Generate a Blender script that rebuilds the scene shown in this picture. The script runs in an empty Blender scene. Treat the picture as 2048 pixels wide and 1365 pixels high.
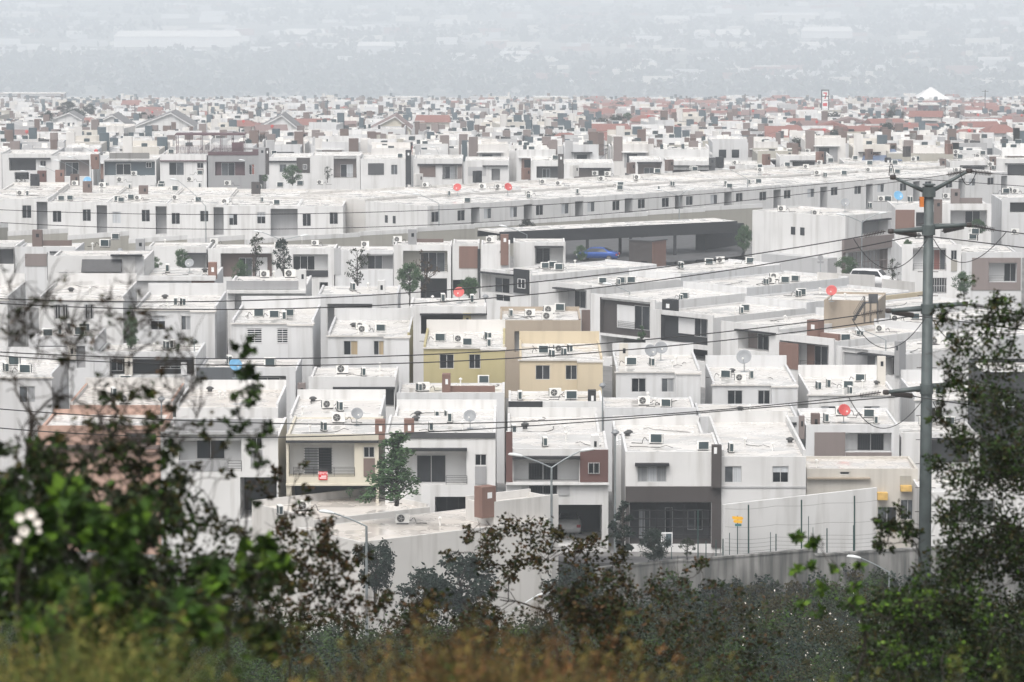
import bpy, math, random
from mathutils import Vector, Matrix, noise
import numpy as np
random.seed(7); np.random.seed(7)
sc = bpy.context.scene
COL = sc.collection
# ---------------------------------------------------------------- camera
FPX, CX, CY, YH, CAMZ = 8000.0, 1024.0, 682.5, -237.0, 45.0
PITCH = math.atan((CY - YH) / FPX)
cam = bpy.data.cameras.new('camera'); camo = bpy.data.objects.new('camera', cam); COL.objects.link(camo)
camo.location = (0, 0, CAMZ); camo.rotation_euler = (math.pi / 2 - PITCH, 0, 0)
cam.sensor_width = 36; cam.lens = FPX / 2048 * 36; cam.clip_start = 0.5; cam.clip_end = 20000
cam.dof.use_dof = True; cam.dof.focus_distance = 300; cam.dof.aperture_fstop = 9.0
sc.camera = camo
# ---------------------------------------------------------------- sky, sun, exposure (flat overcast daylight)
SUN_EL, SUN_AZ = math.radians(57), math.radians(198)
w = bpy.data.worlds.new('World'); sc.world = w; w.use_nodes = True
nt = w.node_tree; nt.nodes.clear()
sky = nt.nodes.new('ShaderNodeTexSky'); sky.sky_type = 'NISHITA'; sky.sun_disc = False
sky.sun_elevation = SUN_EL; sky.sun_rotation = SUN_AZ; sky.air_density = 1.0; sky.dust_density = 6.0; sky.ozone_density = 1.0
hsv = nt.nodes.new('ShaderNodeHueSaturation'); hsv.inputs['Saturation'].default_value = 0.22
bg = nt.nodes.new('ShaderNodeBackground'); bg.inputs['Strength'].default_value = 0.15
out = nt.nodes.new('ShaderNodeOutputWorld')
nt.links.new(sky.outputs[0], hsv.inputs['Color']); nt.links.new(hsv.outputs[0], bg.inputs[0]); nt.links.new(bg.outputs[0], out.inputs[0])
sl = bpy.data.lights.new('sun', 'SUN'); sl.energy = 0.75; sl.angle = math.radians(30); sl.color = (1.0, 0.955, 0.90)
so = bpy.data.objects.new('sun', sl); COL.objects.link(so)
sd = Vector((math.sin(SUN_AZ) * math.cos(SUN_EL), math.cos(SUN_AZ) * math.cos(SUN_EL), math.sin(SUN_EL)))
so.rotation_euler = (-sd).to_track_quat('-Z', 'Y').to_euler(); so.location = (0, 200, 200)
sc.view_settings.view_transform = 'Standard'; sc.view_settings.look = 'None'
sc.view_settings.exposure = 0.57; sc.view_settings.gamma = 1.0
sc.render.engine = 'CYCLES'
sc.cycles.max_bounces = 6; sc.cycles.diffuse_bounces = 3; sc.cycles.glossy_bounces = 2; sc.cycles.transparent_max_bounces = 4
HAZE = 3.0e-4
sc.cycles.volume_bounces = 1; sc.cycles.use_denoising = True
# ---------------------------------------------------------------- pixel <-> place
SP, CP = math.sin(PITCH), math.cos(PITCH)
def ray(px, py):
    v = CY - py
    return Vector((px - CX, FPX * CP + v * SP, -FPX * SP + v * CP))
def P(px, py, d):
    r = ray(px, py); t = d / r.y
    return Vector((r.x * t, d, CAMZ + r.z * t))
def dist(py, s):
    return ray(CX, py).y / s
# ---------------------------------------------------------------- materials
MAT = {}
def nodes_of(name):
    m = bpy.data.materials.new(name); m.use_nodes = True
    n = m.node_tree; b = n.nodes['Principled BSDF']; return m, n, b
def N(n, typ, **kw):
    x = n.nodes.new(typ)
    for k, v in kw.items(): setattr(x, k, v)
    return x
def mixc(n, fac, a, b, mode='MIX'):
    m = N(n, 'ShaderNodeMix', data_type='RGBA', blend_type=mode)
    for s_, v in ((m.inputs[0], fac), (m.inputs[6], a), (m.inputs[7], b)):
        if hasattr(v, 'is_linked'): n.links.new(v, s_)
        else: s_.default_value = v if not isinstance(v, tuple) else (*v, 1)
    return m.outputs[2]
def ramp(n, fac, a, b):
    r = N(n, 'ShaderNodeMapRange'); n.links.new(fac, r.inputs[0]); r.inputs[1].default_value = a; r.inputs[2].default_value = b
    return r.outputs[0]
def pnoise(n, scale, detail=4, stretch=(1, 1, 1), obj=False):
    if obj: src = N(n, 'ShaderNodeTexCoord').outputs['Object']
    else: src = N(n, 'ShaderNodeNewGeometry').outputs['Position']
    mp = N(n, 'ShaderNodeMapping'); mp.inputs['Scale'].default_value = stretch
    n.links.new(src, mp.inputs[0])
    t = N(n, 'ShaderNodeTexNoise'); t.inputs['Scale'].default_value = scale; t.inputs['Detail'].default_value = detail
    n.links.new(mp.outputs[0], t.inputs['Vector']); return t.outputs['Fac']
def stucco(name, col, stain=0.22, rough=0.85, vary=0.13, bump=0.15):
    m, n, b = nodes_of(name)
    streak = ramp(n, pnoise(n, 1.0, 5, (1.6, 1.6, 0.12)), 0.50, 0.72)
    patch = ramp(n, pnoise(n, 0.35, 5), 0.45, 0.75)
    dirt = tuple(c * 0.55 for c in col)
    f1 = N(n, 'ShaderNodeMath', operation='MULTIPLY'); n.links.new(streak, f1.inputs[0]); f1.inputs[1].default_value = stain
    c1 = mixc(n, f1.outputs[0], col, tuple(d * g for d, g in zip(dirt, (1, .97, .92))))
    f2 = N(n, 'ShaderNodeMath', operation='MULTIPLY'); n.links.new(patch, f2.inputs[0]); f2.inputs[1].default_value = stain * 0.7
    c2 = mixc(n, f2.outputs[0], c1, tuple(c * 0.75 for c in col))
    oi = N(n, 'ShaderNodeObjectInfo')
    v = N(n, 'ShaderNodeMapRange'); n.links.new(oi.outputs['Random'], v.inputs[0]); v.inputs[3].default_value = 1 - vary; v.inputs[4].default_value = 1.0
    h = N(n, 'ShaderNodeHueSaturation'); n.links.new(v.outputs[0], h.inputs['Value']); n.links.new(c2, h.inputs['Color'])
    n.links.new(h.outputs[0], b.inputs['Base Color']); b.inputs['Roughness'].default_value = rough
    bp = N(n, 'ShaderNodeBump'); bp.inputs['Strength'].default_value = bump; bp.inputs['Distance'].default_value = 0.02
    n.links.new(pnoise(n, 18, 4), bp.inputs['Height']); n.links.new(bp.outputs[0], b.inputs['Normal'])
    MAT[name] = m; return m
def plain(name, col, rough=0.6, metal=0.0, vary=0.0, nscale=3.0, spec=0.5):
    m, n, b = nodes_of(name)
    c = mixc(n, ramp(n, pnoise(n, nscale, 4), 0.35, 0.7), col, tuple(x * (1 - vary - 0.08) for x in col))
    n.links.new(c, b.inputs['Base Color']); b.inputs['Roughness'].default_value = rough; b.inputs['Metallic'].default_value = metal
    b.inputs['Specular IOR Level'].default_value = spec
    MAT[name] = m; return m
for nm, c, st in (('white', (.645, .64, .632), .55), ('white2', (.60, .602, .605), .55), ('warm', (.63, .612, .588), .55), ('offwhite', (.56, .53, .48), .4),
              ('cream', (.56, .475, .34), .28), ('palecream', (.57, .53, .44), .3), ('yellow', (.40, .35, .19), .25), ('pink', (.46, .30, .235), .3),
              ('tan', (.36, .30, .235), .3), ('grey', (.30, .30, .305), .3), ('lgrey', (.42, .42, .425), .3), ('taupe', (.20, .165, .155), .25),
              ('brick', (.20, .115, .09), .35), ('brown', (.145, .105, .092), .3), ('dbrown', (.055, .047, .045), .25), ('rust', (.12, .06, .052), .25),
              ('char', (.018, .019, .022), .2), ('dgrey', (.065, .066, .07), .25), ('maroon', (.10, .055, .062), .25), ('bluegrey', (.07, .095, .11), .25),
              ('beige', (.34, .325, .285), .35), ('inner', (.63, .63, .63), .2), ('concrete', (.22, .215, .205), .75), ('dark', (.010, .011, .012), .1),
              ('stoneslate', (.09, .097, .105), .6)):
    stucco(nm, c, st)
m, n, b = nodes_of('oldconcrete')
f_ = ramp(n, pnoise(n, 1.6, 6, (1.3, 1.3, .10)), .40, .62); g_ = ramp(n, pnoise(n, .5, 5), .35, .7)
n.links.new(mixc(n, f_, mixc(n, g_, (.25, .245, .235), (.15, .148, .14)), (.075, .076, .072)), b.inputs['Base Color']); b.inputs['Roughness'].default_value = .9; MAT['oldconcrete'] = m
def roofmat(name, col, stain):
    m, n, b = nodes_of(name)
    s1 = ramp(n, pnoise(n, 0.22, 7, (1, 1, 1)), 0.36, 0.74); s2 = ramp(n, pnoise(n, 1.1, 6, (.35, 1.6, 1)), 0.5, 0.75)
    f1 = N(n, 'ShaderNodeMath', operation='MULTIPLY'); n.links.new(s1, f1.inputs[0]); f1.inputs[1].default_value = .62
    f2 = N(n, 'ShaderNodeMath', operation='MULTIPLY'); n.links.new(s2, f2.inputs[0]); f2.inputs[1].default_value = .22
    c = mixc(n, f2.outputs[0], mixc(n, f1.outputs[0], col, stain), tuple(x * .8 for x in stain))
    n.links.new(c, b.inputs['Base Color'])
    r = N(n, 'ShaderNodeMapRange'); n.links.new(pnoise(n, 0.6, 3), r.inputs[0]); r.inputs[1].default_value = .42; r.inputs[2].default_value = .6
    r.inputs[3].default_value = .1; r.inputs[4].default_value = .6
    n.links.new(r.outputs[0], b.inputs['Roughness'])
    MAT[name] = m
roofmat('roof', (.61, .592, .565), (.40, .37, .335)); roofmat('roofwarm', (.585, .55, .51), (.37, .33, .285)); roofmat('roofgrey', (.55, .55, .55), (.36, .35, .33))
def glass(name, col, rough=.08):
    m, n, b = nodes_of(name)
    c = mixc(n, ramp(n, pnoise(n, 1.3, 2), .3, .7), col, tuple(x * .55 for x in col))
    n.links.new(c, b.inputs['Base Color']); b.inputs['Roughness'].default_value = rough; b.inputs['Specular IOR Level'].default_value = .22
    MAT[name] = m
glass('gd', (.016, .019, .023)); glass('gg', (.10, .11, .12)); glass('gm', (.04, .044, .05))
def curtain(name, col):
    m, n, b = nodes_of(name)
    f = ramp(n, pnoise(n, 9, 2, (1, 1, .02)), .35, .65)
    n.links.new(mixc(n, f, col, tuple(x * .72 for x in col)), b.inputs['Base Color']); b.inputs['Roughness'].default_value = .35
    MAT[name] = m
curtain('gc', (.52, .54, .56)); curtain('gy', (.40, .31, .19)); curtain('gr', (.25, .09, .07)); curtain('gl', (.30, .31, .32))
plain('alu', (.50, .50, .50), .4, .3); plain('whiteframe', (.78, .78, .78), .5); plain('blackmetal', (.02, .02, .022), .45)
plain('acwhite', (.74, .73, .70), .5, vary=.1); plain('coil', (.022, .04, .045), .6); plain('fandark', (.05, .05, .05), .6); plain('fangrey', (.34, .34, .33), .5)
plain('rubber', (.03, .028, .026), .8); plain('galv', (.30, .33, .34), .45, .5, vary=.15, nscale=2); plain('polemetal', (.085, .105, .105), .55, .1, vary=.3, nscale=1.5)
plain('lamphead', (.62, .64, .64), .4); plain('dishgrey', (.22, .23, .24), .5); plain('dishred', (.45, .06, .055), .5); plain('dishblue', (.13, .33, .52), .45)
plain('insul', (.045, .035, .032), .35); plain('wire', (.03, .03, .032), .6); plain('orange', (.55, .16, .02), .5); plain('signred', (.55, .02, .03), .5)
plain('signyellow', (.85, .45, .02), .5); plain('signteal', (.05, .16, .17), .5); plain('greenmetal', (.015, .05, .045), .5); plain('carblue', (.02, .075, .30), .18, .3)
plain('carwhite', (.72, .72, .72), .2); plain('cargold', (.55, .50, .44), .22, .2); plain('tyre', (.02, .02, .02), .8); plain('redlamp', (.35, .02, .02), .3); plain('chrome', (.6, .6, .6), .2, .9)
plain('tileroof', (.235, .105, .085), .7, vary=.25, nscale=4); plain('tilegrey', (.17, .165, .165), .7, vary=.2, nscale=4); plain('tilepurple', (.20, .14, .13), .7, vary=.2); plain('tiledark', (.025, .026, .03), .5, vary=.3)
plain('solar', (.10, .14, .22), .25); plain('ochre', (.62, .40, .12), .7, vary=.2); plain('asphalt', (.07, .07, .072), .75, vary=.25, nscale=1); plain('concretepave', (.33, .32, .30), .8, vary=.3, nscale=.7)
plain('wood', (.16, .08, .045), .6, vary=.2); plain('mortarred', (.30, .06, .05), .7); plain('tankblack', (.03, .03, .03), .5)
def leafmat(name, a, b_, c_, rough=.55):
    a, b_, c_ = [tuple(x * (.9 if 'grass' in name else .85 if 'town' in name else .6) for x in t) for t in (a, b_, c_)]
    m, n, b = nodes_of(name)
    f = ramp(n, pnoise(n, 1.7, 3), .35, .65)
    g = N(n, 'ShaderNodeObjectInfo')
    f2 = ramp(n, pnoise(n, 23, 2), .4, .6)
    c = mixc(n, f2, mixc(n, f, a, b_), c_)
    n.links.new(c, b.inputs['Base Color']); b.inputs['Roughness'].default_value = rough; b.inputs['Specular IOR Level'].default_value = .12
    if 'Subsurface Weight' in b.inputs: pass
    MAT[name] = m
leafmat('leafgreen', (.05, .11, .02), (.085, .16, .025), (.025, .05, .012)); leafmat('leafdark', (.028, .05, .016), (.05, .075, .02), (.014, .022, .009))
leafmat('leafolive', (.055, .055, .014), (.10, .075, .02), (.025, .024, .009)); leafmat('leafbrown', (.085, .05, .022), (.13, .07, .03), (.04, .025, .012))
leafmat('leaftown', (.075, .14, .06), (.11, .18, .075), (.04, .08, .04)); leafmat('leafblue', (.03, .055, .042), (.05, .08, .055), (.016, .028, .022))
leafmat('leafbright', (.13, .25, .025), (.18, .28, .04), (.07, .14, .015)); leafmat('leafgrey', (.06, .075, .055), (.09, .10, .08), (.03, .04, .03))
leafmat('grassgold', (.20, .145, .04), (.27, .21, .065), (.08, .08, .025), .7); leafmat('grassgreen', (.12, .14, .03), (.19, .18, .05), (.06, .08, .02), .7)
leafmat('grassrust', (.17, .08, .035), (.22, .115, .045), (.07, .045, .02), .7)
plain('bark', (.035, .028, .022), .9, vary=.3, nscale=8); plain('petal', (.78, .72, .66), .6)
# ---------------------------------------------------------------- mesh helpers
class MB:
    def __init__(s): s.v = []; s.f = []; s.m = []
    def quad(s, a, b, c, d, m=0):
        k = len(s.v); s.v += [tuple(a), tuple(b), tuple(c), tuple(d)]; s.f.append((k, k + 1, k + 2, k + 3)); s.m.append(m)
    def tri(s, a, b, c, m=0):
        k = len(s.v); s.v += [tuple(a), tuple(b), tuple(c)]; s.f.append((k, k + 1, k + 2)); s.m.append(m)
    def box(s, x0, y0, z0, x1, y1, z1, m=0):
        k = len(s.v)
        s.v += [(x0, y0, z0), (x1, y0, z0), (x1, y1, z0), (x0, y1, z0), (x0, y0, z1), (x1, y0, z1), (x1, y1, z1), (x0, y1, z1)]
        for q in ((3, 2, 1, 0), (4, 5, 6, 7), (0, 1, 5, 4), (1, 2, 6, 5), (2, 3, 7, 6), (3, 0, 4, 7)):
            s.f.append(tuple(k + i for i in q)); s.m.append(m)
    def bar(s, a, b, r, n=6, m=0, r2=None, caps=True):
        a, b = Vector(a), Vector(b); d = b - a
        if d.length < 1e-6: return
        d.normalize(); u = d.orthogonal().normalized(); w_ = d.cross(u); r2 = r if r2 is None else r2
        k = len(s.v)
        for c, rr in ((a, r), (b, r2)):
            for i in range(n):
                t = 2 * math.pi * i / n
                s.v.append(tuple(c + (u * math.cos(t) + w_ * math.sin(t)) * rr))
        for i in range(n):
            j = (i + 1) % n; s.f.append((k + i, k + j, k + n + j, k + n + i)); s.m.append(m)
        if caps:
            s.f.append(tuple(k + i for i in reversed(range(n)))); s.m.append(m)
            s.f.append(tuple(k + n + i for i in range(n))); s.m.append(m)
    def path(s, pts, r, n=5, m=0, r2=None):
        r2 = r if r2 is None else r2; L = len(pts) - 1
        for i in range(L):
            s.bar(pts[i], pts[i + 1], r + (r2 - r) * i / L, n, m, r + (r2 - r) * (i + 1) / L, caps=(i in (0, L - 1)))
    def lathe(s, prof, n=12, axis='z', o=(0, 0, 0), m=0):
        k = len(s.v)
        for r, h in prof:
            for i in range(n):
                t = 2 * math.pi * i / n; a, b = r * math.cos(t), r * math.sin(t)
                p = (a, b, h) if axis == 'z' else ((a, h, b) if axis == 'y' else (h, a, b))
                s.v.append((p[0] + o[0], p[1] + o[1], p[2] + o[2]))
        for q in range(len(prof) - 1):
            for i in range(n):
                j = (i + 1) % n; s.f.append((k + q * n + i, k + q * n + j, k + (q + 1) * n + j, k + (q + 1) * n + i)); s.m.append(m)
    def mesh(s, name, mats, smooth=False):
        me = bpy.data.meshes.new(name); me.from_pydata(s.v, [], s.f)
        for mt in (mats if isinstance(mats, (list, tuple)) else [mats]): me.materials.append(MAT[mt] if isinstance(mt, str) else mt)
        if any(s.m): me.polygons.foreach_set('material_index', s.m)
        if smooth: me.polygons.foreach_set('use_smooth', [True] * len(s.f))
        me.update(); return me
    def build(s, name, mats, parent=None, smooth=False):
        return link(name, s.mesh(name, mats, smooth), parent)
def link(name, me, parent=None, loc=None, rz=None):
    o = bpy.data.objects.new(name, me); COL.objects.link(o)
    if parent is not None: o.parent = parent
    if loc is not None: o.location = loc
    if rz is not None: o.rotation_euler = (0, 0, rz)
    return o
def tag(o, label, cat, group=None, kind=None):
    o['label'] = label; o['category'] = cat
    if group: o['group'] = group
    if kind: o['kind'] = kind
    return o
def empty(name, loc, rz=0.0):
    o = bpy.data.objects.new(name, None); COL.objects.link(o); o.location = loc; o.rotation_euler = (0, 0, rz); o.empty_display_size = .3
    return o
KIDS = {}
def copy_tree(o, loc=None, rz=None, scale=None, parent=None):
    c = o.copy(); COL.objects.link(c); c.parent = parent
    if loc is not None: c.location = loc
    if rz is not None: c.rotation_euler = (o.rotation_euler[0], o.rotation_euler[1], rz)
    if scale is not None: c.scale = scale if hasattr(scale, '__len__') else (scale,) * 3
    if o not in KIDS: KIDS[o] = list(o.children)
    for ch in KIDS[o]: copy_tree(ch, parent=c)
    return c
ORD = ['first', 'second', 'third', 'fourth', 'fifth', 'sixth', 'seventh', 'eighth', 'ninth', 'tenth', 'eleventh', 'twelfth', 'thirteenth', 'fourteenth', 'fifteenth', 'sixteenth', 'seventeenth', 'eighteenth', 'nineteenth', 'twentieth']
# ---------------------------------------------------------------- roof things
def ac_meshes():
    c = MB(); c.box(-.42, -.15, .07, .42, .15, .64)
    k = MB(); k.box(-.37, .15, .11, .30, .156, .60); k.box(-.426, -.10, .11, -.42, .12, .60)
    fz = .355
    g = MB(); g.lathe([(.235, -.152), (.235, -.165), (.215, -.165), (.215, -.158), (.001, -.158)], 16, 'y', (-.10, 0, fz), 0)
    for i in range(5):
        t = 2 * math.pi * i / 5
        g.bar((-.10, -.163, fz), (-.10 + .2 * math.cos(t), -.163, fz + .2 * math.sin(t)), .022, 4, 1)
    g.lathe([(.05, -.170), (.001, -.172)], 8, 'y', (-.10, 0, fz), 1)
    f = MB(); f.box(-.36, -.19, 0, .36, .19, .069)
    pts = [Vector((.42, .02, .2)), Vector((.55, .02, .22)), Vector((.62, .03, .34)), Vector((.72, .05, .36)), Vector((.80, .06, .2)), Vector((.83, .06, .02)), Vector((1.15, .1, .03)), Vector((1.5, .0, .025))]
    p = MB(); p.path(pts, .022, 5)
    return c.mesh('casing', 'acwhite'), k.mesh('coil', 'coil'), g.mesh('fan_grille', ['fandark', 'fangrey']), f.mesh('base_frame', 'fandark'), p.mesh('pipe', 'rubber', True)
ACM = ac_meshes()
def condenser(loc, rz, label, sc_=1.0, pipe=True, group='air conditioning units on the roofs', small=False):
    r = empty('air_conditioner', loc, rz); r.scale = (sc_,) * 3
    tag(r, label, 'air conditioner', group)
    link('casing', ACM[0], r); link('coil', ACM[1], r); link('fan_grille', ACM[2], r)
    if not small: link('base_frame', ACM[3], r)
    if pipe: link('pipe', ACM[4], r)
    return r
def dish_meshes():
    d = MB(); d.lathe([(.001, .0), (.15, .012), (.28, .045), (.36, .085), (.365, .08), (.28, .03), (.15, -.006), (.001, -.015)], 18, 'z')
    for i, v in enumerate(d.v):   # tilt: dish looks up and towards -y
        x, y, z = v; a = math.radians(62); d.v[i] = (x, y * math.cos(a) - z * math.sin(a), y * math.sin(a) + z * math.cos(a) + .72)
    m = MB(); m.bar((0, .06, 0), (0, .06, .72), .022, 6); m.bar((0, 0, .42), (0, -.42, .70), .012, 5); m.box(-.16, -.1, 0, .16, .22, .02)
    l = MB(); l.box(-.035, -.50, .68, .035, -.40, .75)
    return d, m, l
DM = dish_meshes()
DISH = {k: (DM[0].mesh('reflector', 'dish' + k, True), DM[1].mesh('mast', 'galv'), DM[2].mesh('receiver', 'acwhite')) for k in ('grey', 'red', 'blue')}
def dish(loc, rz, col, label, sc_=1.0):
    r = empty('satellite_dish', loc, rz); r.scale = (sc_,) * 3; tag(r, label, 'satellite dish', 'satellite dishes on the roofs')
    for nme, me in zip(('reflector', 'mast', 'receiver'), DISH[col]): link(nme, me, r)
    return r
def tank_meshes():
    t = MB(); t.lathe([(.001, 0), (.52, 0), (.55, .05), (.55, .8), (.48, .95), (.2, 1.08), (.2, 1.15), (.001, 1.16)], 16)
    return t.mesh('water_tank', 'tankblack', True)
VP = MB(); VP.bar((0, 0, 0), (0, 0, .45), .05, 8); VP.lathe([(.05, .45), (.13, .46), (.12, .54), (.001, .6)], 8)
VENTM = VP.mesh('vent_pipe', 'acwhite')
VD = MB(); VD.lathe([(.16, 0), (.16, .14), (.26, .16), (.27, .24), (.12, .33), (.001, .35)], 10)
TURBM = VD.mesh('roof_vent', 'fandark')
# ---------------------------------------------------------------- houses
BASES = []; HOUSES = []
def parse(txt):
    for tk in txt.replace('\n', ' ').split(';'):
        q = tk.split()
        if q: yield q
class House: pass
def house(name_phrase, label, xl, xr, yt, s, dep=10.0, h=6.2, rot=0.0, wall='white', par=(.5, .9, .25, .25), els='', ac='', roof='roof',
          lip=False, left=None, right=None, pback=None, gy=None, base=True, group=None, cat='house', small=False):
    ph = math.radians(rot); c, sn = math.cos(ph), math.sin(ph)
    p0 = P(xl, yt, dist(yt, s)); dx = Vector((c, sn, 0)); nn = Vector((-sn, c, 0))
    k = ray(xr, yt); k = k.x / k.y
    W = (k * p0.y - p0.x) / (c - k * sn); zb = p0.z - h
    org = Vector((p0.x, p0.y, zb))
    root = empty('house', org, ph); tag(root, label, cat, group)
    cam0 = Vector((0, 0, CAMZ))
    def fac(px, py, d=0.0):
        r = ray(px, py); t = ((org + nn * d - cam0).dot(nn)) / r.dot(nn); q = cam0 + r * t - org
        return q.dot(dx), q.z
    def rect(a, d=0.0):
        u0, z1 = fac(a[0], a[1], d); u1, z0 = fac(a[2], a[3], d)
        ua, _ = fac(a[0], a[3], d); ub, zb1 = fac(a[2], a[1], d)
        if abs(rot) > 15: z1 = (z1 + zb1) / 2; z0 = (z0 + fac(a[0], a[3], d)[1]) / 2
        return (u0, z0, u1, z1)
    pf, pb, pl, pr = par; deck = h - pf; t = .16; fd = 4.0
    E = list(parse(els))
    holes = []   # (u0,z0,u1,z1,depth,matback)
    mats = [wall, roof]; 
    def mi(m):
        if m not in mats: mats.append(m)
        return mats.index(m)
    wins = []; later = []
    for q in E:
        K = q[0]; a = [float(v) for v in q[1:5]]; r = q[5:]
        if K == 'R':
            d = float(r[1]) if len(r) > 1 else 1.2
            u0, z0, u1, z1 = rect(a, 0.0)
            holes.append((max(u0, .02), z0, min(u1, W - .02), min(z1, h - .02), d, r[0], r[2] if len(r) > 2 else wall))
        elif K == 'W':
            d = float(r[1]) if len(r) > 1 else 0.0
            if d == 0:
                u0, z0, u1, z1 = rect(a); u0 = max(u0, .02); u1 = min(u1, W - .02)
                holes.append((u0, z0, u1, z1, .12, wall, wall)); wins.append((u0, z0, u1, z1, .10, r))
            else:
                u0, z0, u1, z1 = rect(a, d); wins.append((u0, z0, u1, z1, (d - .03) if d > .01 else -.155, r))
        else: later.append((K, a, r))
    b = MB()
    us = sorted({0.0, W} | {v for hh in holes for v in (hh[0], hh[2])}); zs = sorted({-fd, h} | {v for hh in holes for v in (hh[1], hh[3])})
    zs = [z for z in zs if -fd <= z <= h]
    for i in range(len(us) - 1):
        for j in range(len(zs) - 1):
            u, z = (us[i] + us[i + 1]) / 2, (zs[j] + zs[j + 1]) / 2
            if any(q[0] < u < q[2] and q[1] < z < q[3] for q in holes): continue
            b.quad((us[i], 0, zs[j]), (us[i + 1], 0, zs[j]), (us[i + 1], 0, zs[j + 1]), (us[i], 0, zs[j + 1]))
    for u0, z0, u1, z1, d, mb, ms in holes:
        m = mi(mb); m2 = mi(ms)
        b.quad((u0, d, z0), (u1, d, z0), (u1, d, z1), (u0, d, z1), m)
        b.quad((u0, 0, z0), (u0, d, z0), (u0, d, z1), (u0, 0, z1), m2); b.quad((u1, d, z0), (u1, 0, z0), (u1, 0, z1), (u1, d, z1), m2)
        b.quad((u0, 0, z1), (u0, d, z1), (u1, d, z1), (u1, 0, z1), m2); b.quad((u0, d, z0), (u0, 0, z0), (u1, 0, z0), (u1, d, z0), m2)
    D = dep; ml = mi(left) if left else 0; mr = mi(right) if right else 0; mbk = mi(pback) if pback else 0
    b.quad((0, D, -fd), (0, 0, -fd), (0, 0, deck), (0, D, deck), ml); b.quad((W, 0, -fd), (W, D, -fd), (W, D, deck), (W, 0, deck), mr)
    b.quad((W, D, -fd), (0, D, -fd), (0, D, deck + pb), (W, D, deck + pb), mbk)
    if pf > .02:
        b.quad((0, 0, h), (W, 0, h), (W, t, h), (0, t, h)); b.quad((W, t, deck), (0, t, deck), (0, t, h), (W, t, h))
        b.quad((0, t, deck), (0, 0, deck), (0, 0, h), (0, t, h), ml); b.quad((W, 0, deck), (W, t, deck), (W, t, h), (W, 0, h), mr)
    if pb > .02:
        z = deck + pb
        b.quad((0, D - t, z), (W, D - t, z), (W, D, z), (0, D, z), mbk); b.quad((0, D - t, deck), (W, D - t, deck), (W, D - t, z), (0, D - t, z), mbk)
        b.quad((0, D, deck), (0, D - t, deck), (0, D - t, z), (0, D, z), ml); b.quad((W, D - t, deck), (W, D, deck), (W, D, z), (W, D - t, z), mr)
    for xx, pp, sg, mm in ((0, pl, 1, ml), (W, pr, -1, mr)):
        if pp > .02:
            z = deck + pp; xi = xx + sg * t
            b.quad((xx, t, deck), (xx, D - t, deck), (xx, D - t, z), (xx, t, z), mm); b.quad((xi, t, deck), (xi, D - t, deck), (xi, D - t, z), (xi, t, z), mm)
            b.quad((xx, t, z), (xi, t, z), (xi, D - t, z), (xx, D - t, z)); b.quad((xx, t, deck), (xi, t, deck), (xi, t, z), (xx, t, z), mm)
    b.build('wall', mats, root)
    rf = MB()
    if lip: rf.box(-.12, -.14, deck, W + .12, t if pf < .05 else 0, deck + .09)
    rf.quad((t, t if not lip else -.14, deck + .01 + (.085 if lip else 0)), (W - t, t if not lip else -.14, deck + .01 + (.085 if lip else 0)), (W - t, D - t, deck + .03), (t, D - t, deck + .03))
    rf.build('roof', roof, root)
    for u0, z0, u1, z1, d, r in wins:
        panes = r[0]; fr = 'alu'; bars = None; hz = None
        for x in r[2:]:
            if x.startswith('b'): bars = x
            elif x == 'wf': fr = 'whiteframe'
            elif x == 'bf': fr = 'blackmetal'
            elif x == 'nf': fr = None
        window(root, u0, z0, u1, z1, d, panes, fr, bars)
    for K, a, r in later:
        d = 0.0
        if K == 'P':
            m = r[0]; d = float(r[1]) if len(r) > 1 else 0.0; th = float(r[2]) if len(r) > 2 else .06
            u0, z0, u1, z1 = rect(a, d); q = MB(); q.box(u0, d - th, z0, u1, d + .01, z1); q.build('cladding_panel', m, root)
        elif K == 'L':
            m = r[0] if r else 'char'; pj = float(r[1]) if len(r) > 1 else .45
            u0, z0, u1, z1 = rect(a); q = MB(); q.box(u0, -pj, z0, u1, .01, max(z1, z0 + .09)); q.build('ledge', m, root)
        elif K == 'T':
            m = r[0]; off = float(r[1]) if len(r) > 1 else .03; th = float(r[2]) if len(r) > 2 else .8
            u0, z0, u1, z1 = rect(a, off); z0 = min(z0, max(deck - .05, z0)) ; q = MB(); q.box(u0, off, min(z0, deck), u1, off + th, z1); tw = q.build('roof_tower', m, root)
            hw = (u1 - u0) * .16; cu = (u0 + u1) / 2 + (u1 - u0) * .05
            q = MB(); q.box(cu - hw, off - .015, z1 - .72, cu + hw, off + .05, z1 - .35); q.build('tower_opening', 'whiteframe' if m in ('brick', 'char', 'dbrown', 'rust') else 'gd', tw)
        elif K == 'B':
            d = float(r[0]) if r else -.02; m = r[1] if len(r) > 1 else 'blackmetal'; nb = int(r[2]) if len(r) > 2 else 4
            u0, z0, u1, z1 = rect(a, d); q = MB()
            for i in range(nb): z = z0 + (z1 - z0) * (i + 1) / nb; q.bar((u0, d, z), (u1, d, z), .018, 4)
            nv = max(2, int((u1 - u0) / 1.1) + 1)
            for i in range(nv): u = u0 + (u1 - u0) * i / (nv - 1); q.bar((u, d, z0), (u, d, z1), .02, 4)
            q.build('railing', m, root)
        elif K == 'V':   # projecting volume (bay): depth towards the viewer
            m = r[0] if r else wall; pj = float(r[1]) if len(r) > 1 else .9
            u0, z0, u1, z1 = rect(a); q = MB(); q.box(u0, -pj, -fd, min(u1, W), .02, deck - .02); q.box(u0 - .05, -pj - .1, deck - .02, min(u1, W) + .08, .0, deck + .10, 1); q.build('rear_bay', [m, roof], root)
        elif K == 'G':   # gate of bars
            u0, z0, u1, z1 = rect(a, .1); q = MB(); nv = int(r[0]) if r else 5; nh = int(r[1]) if len(r) > 1 else 4
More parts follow.
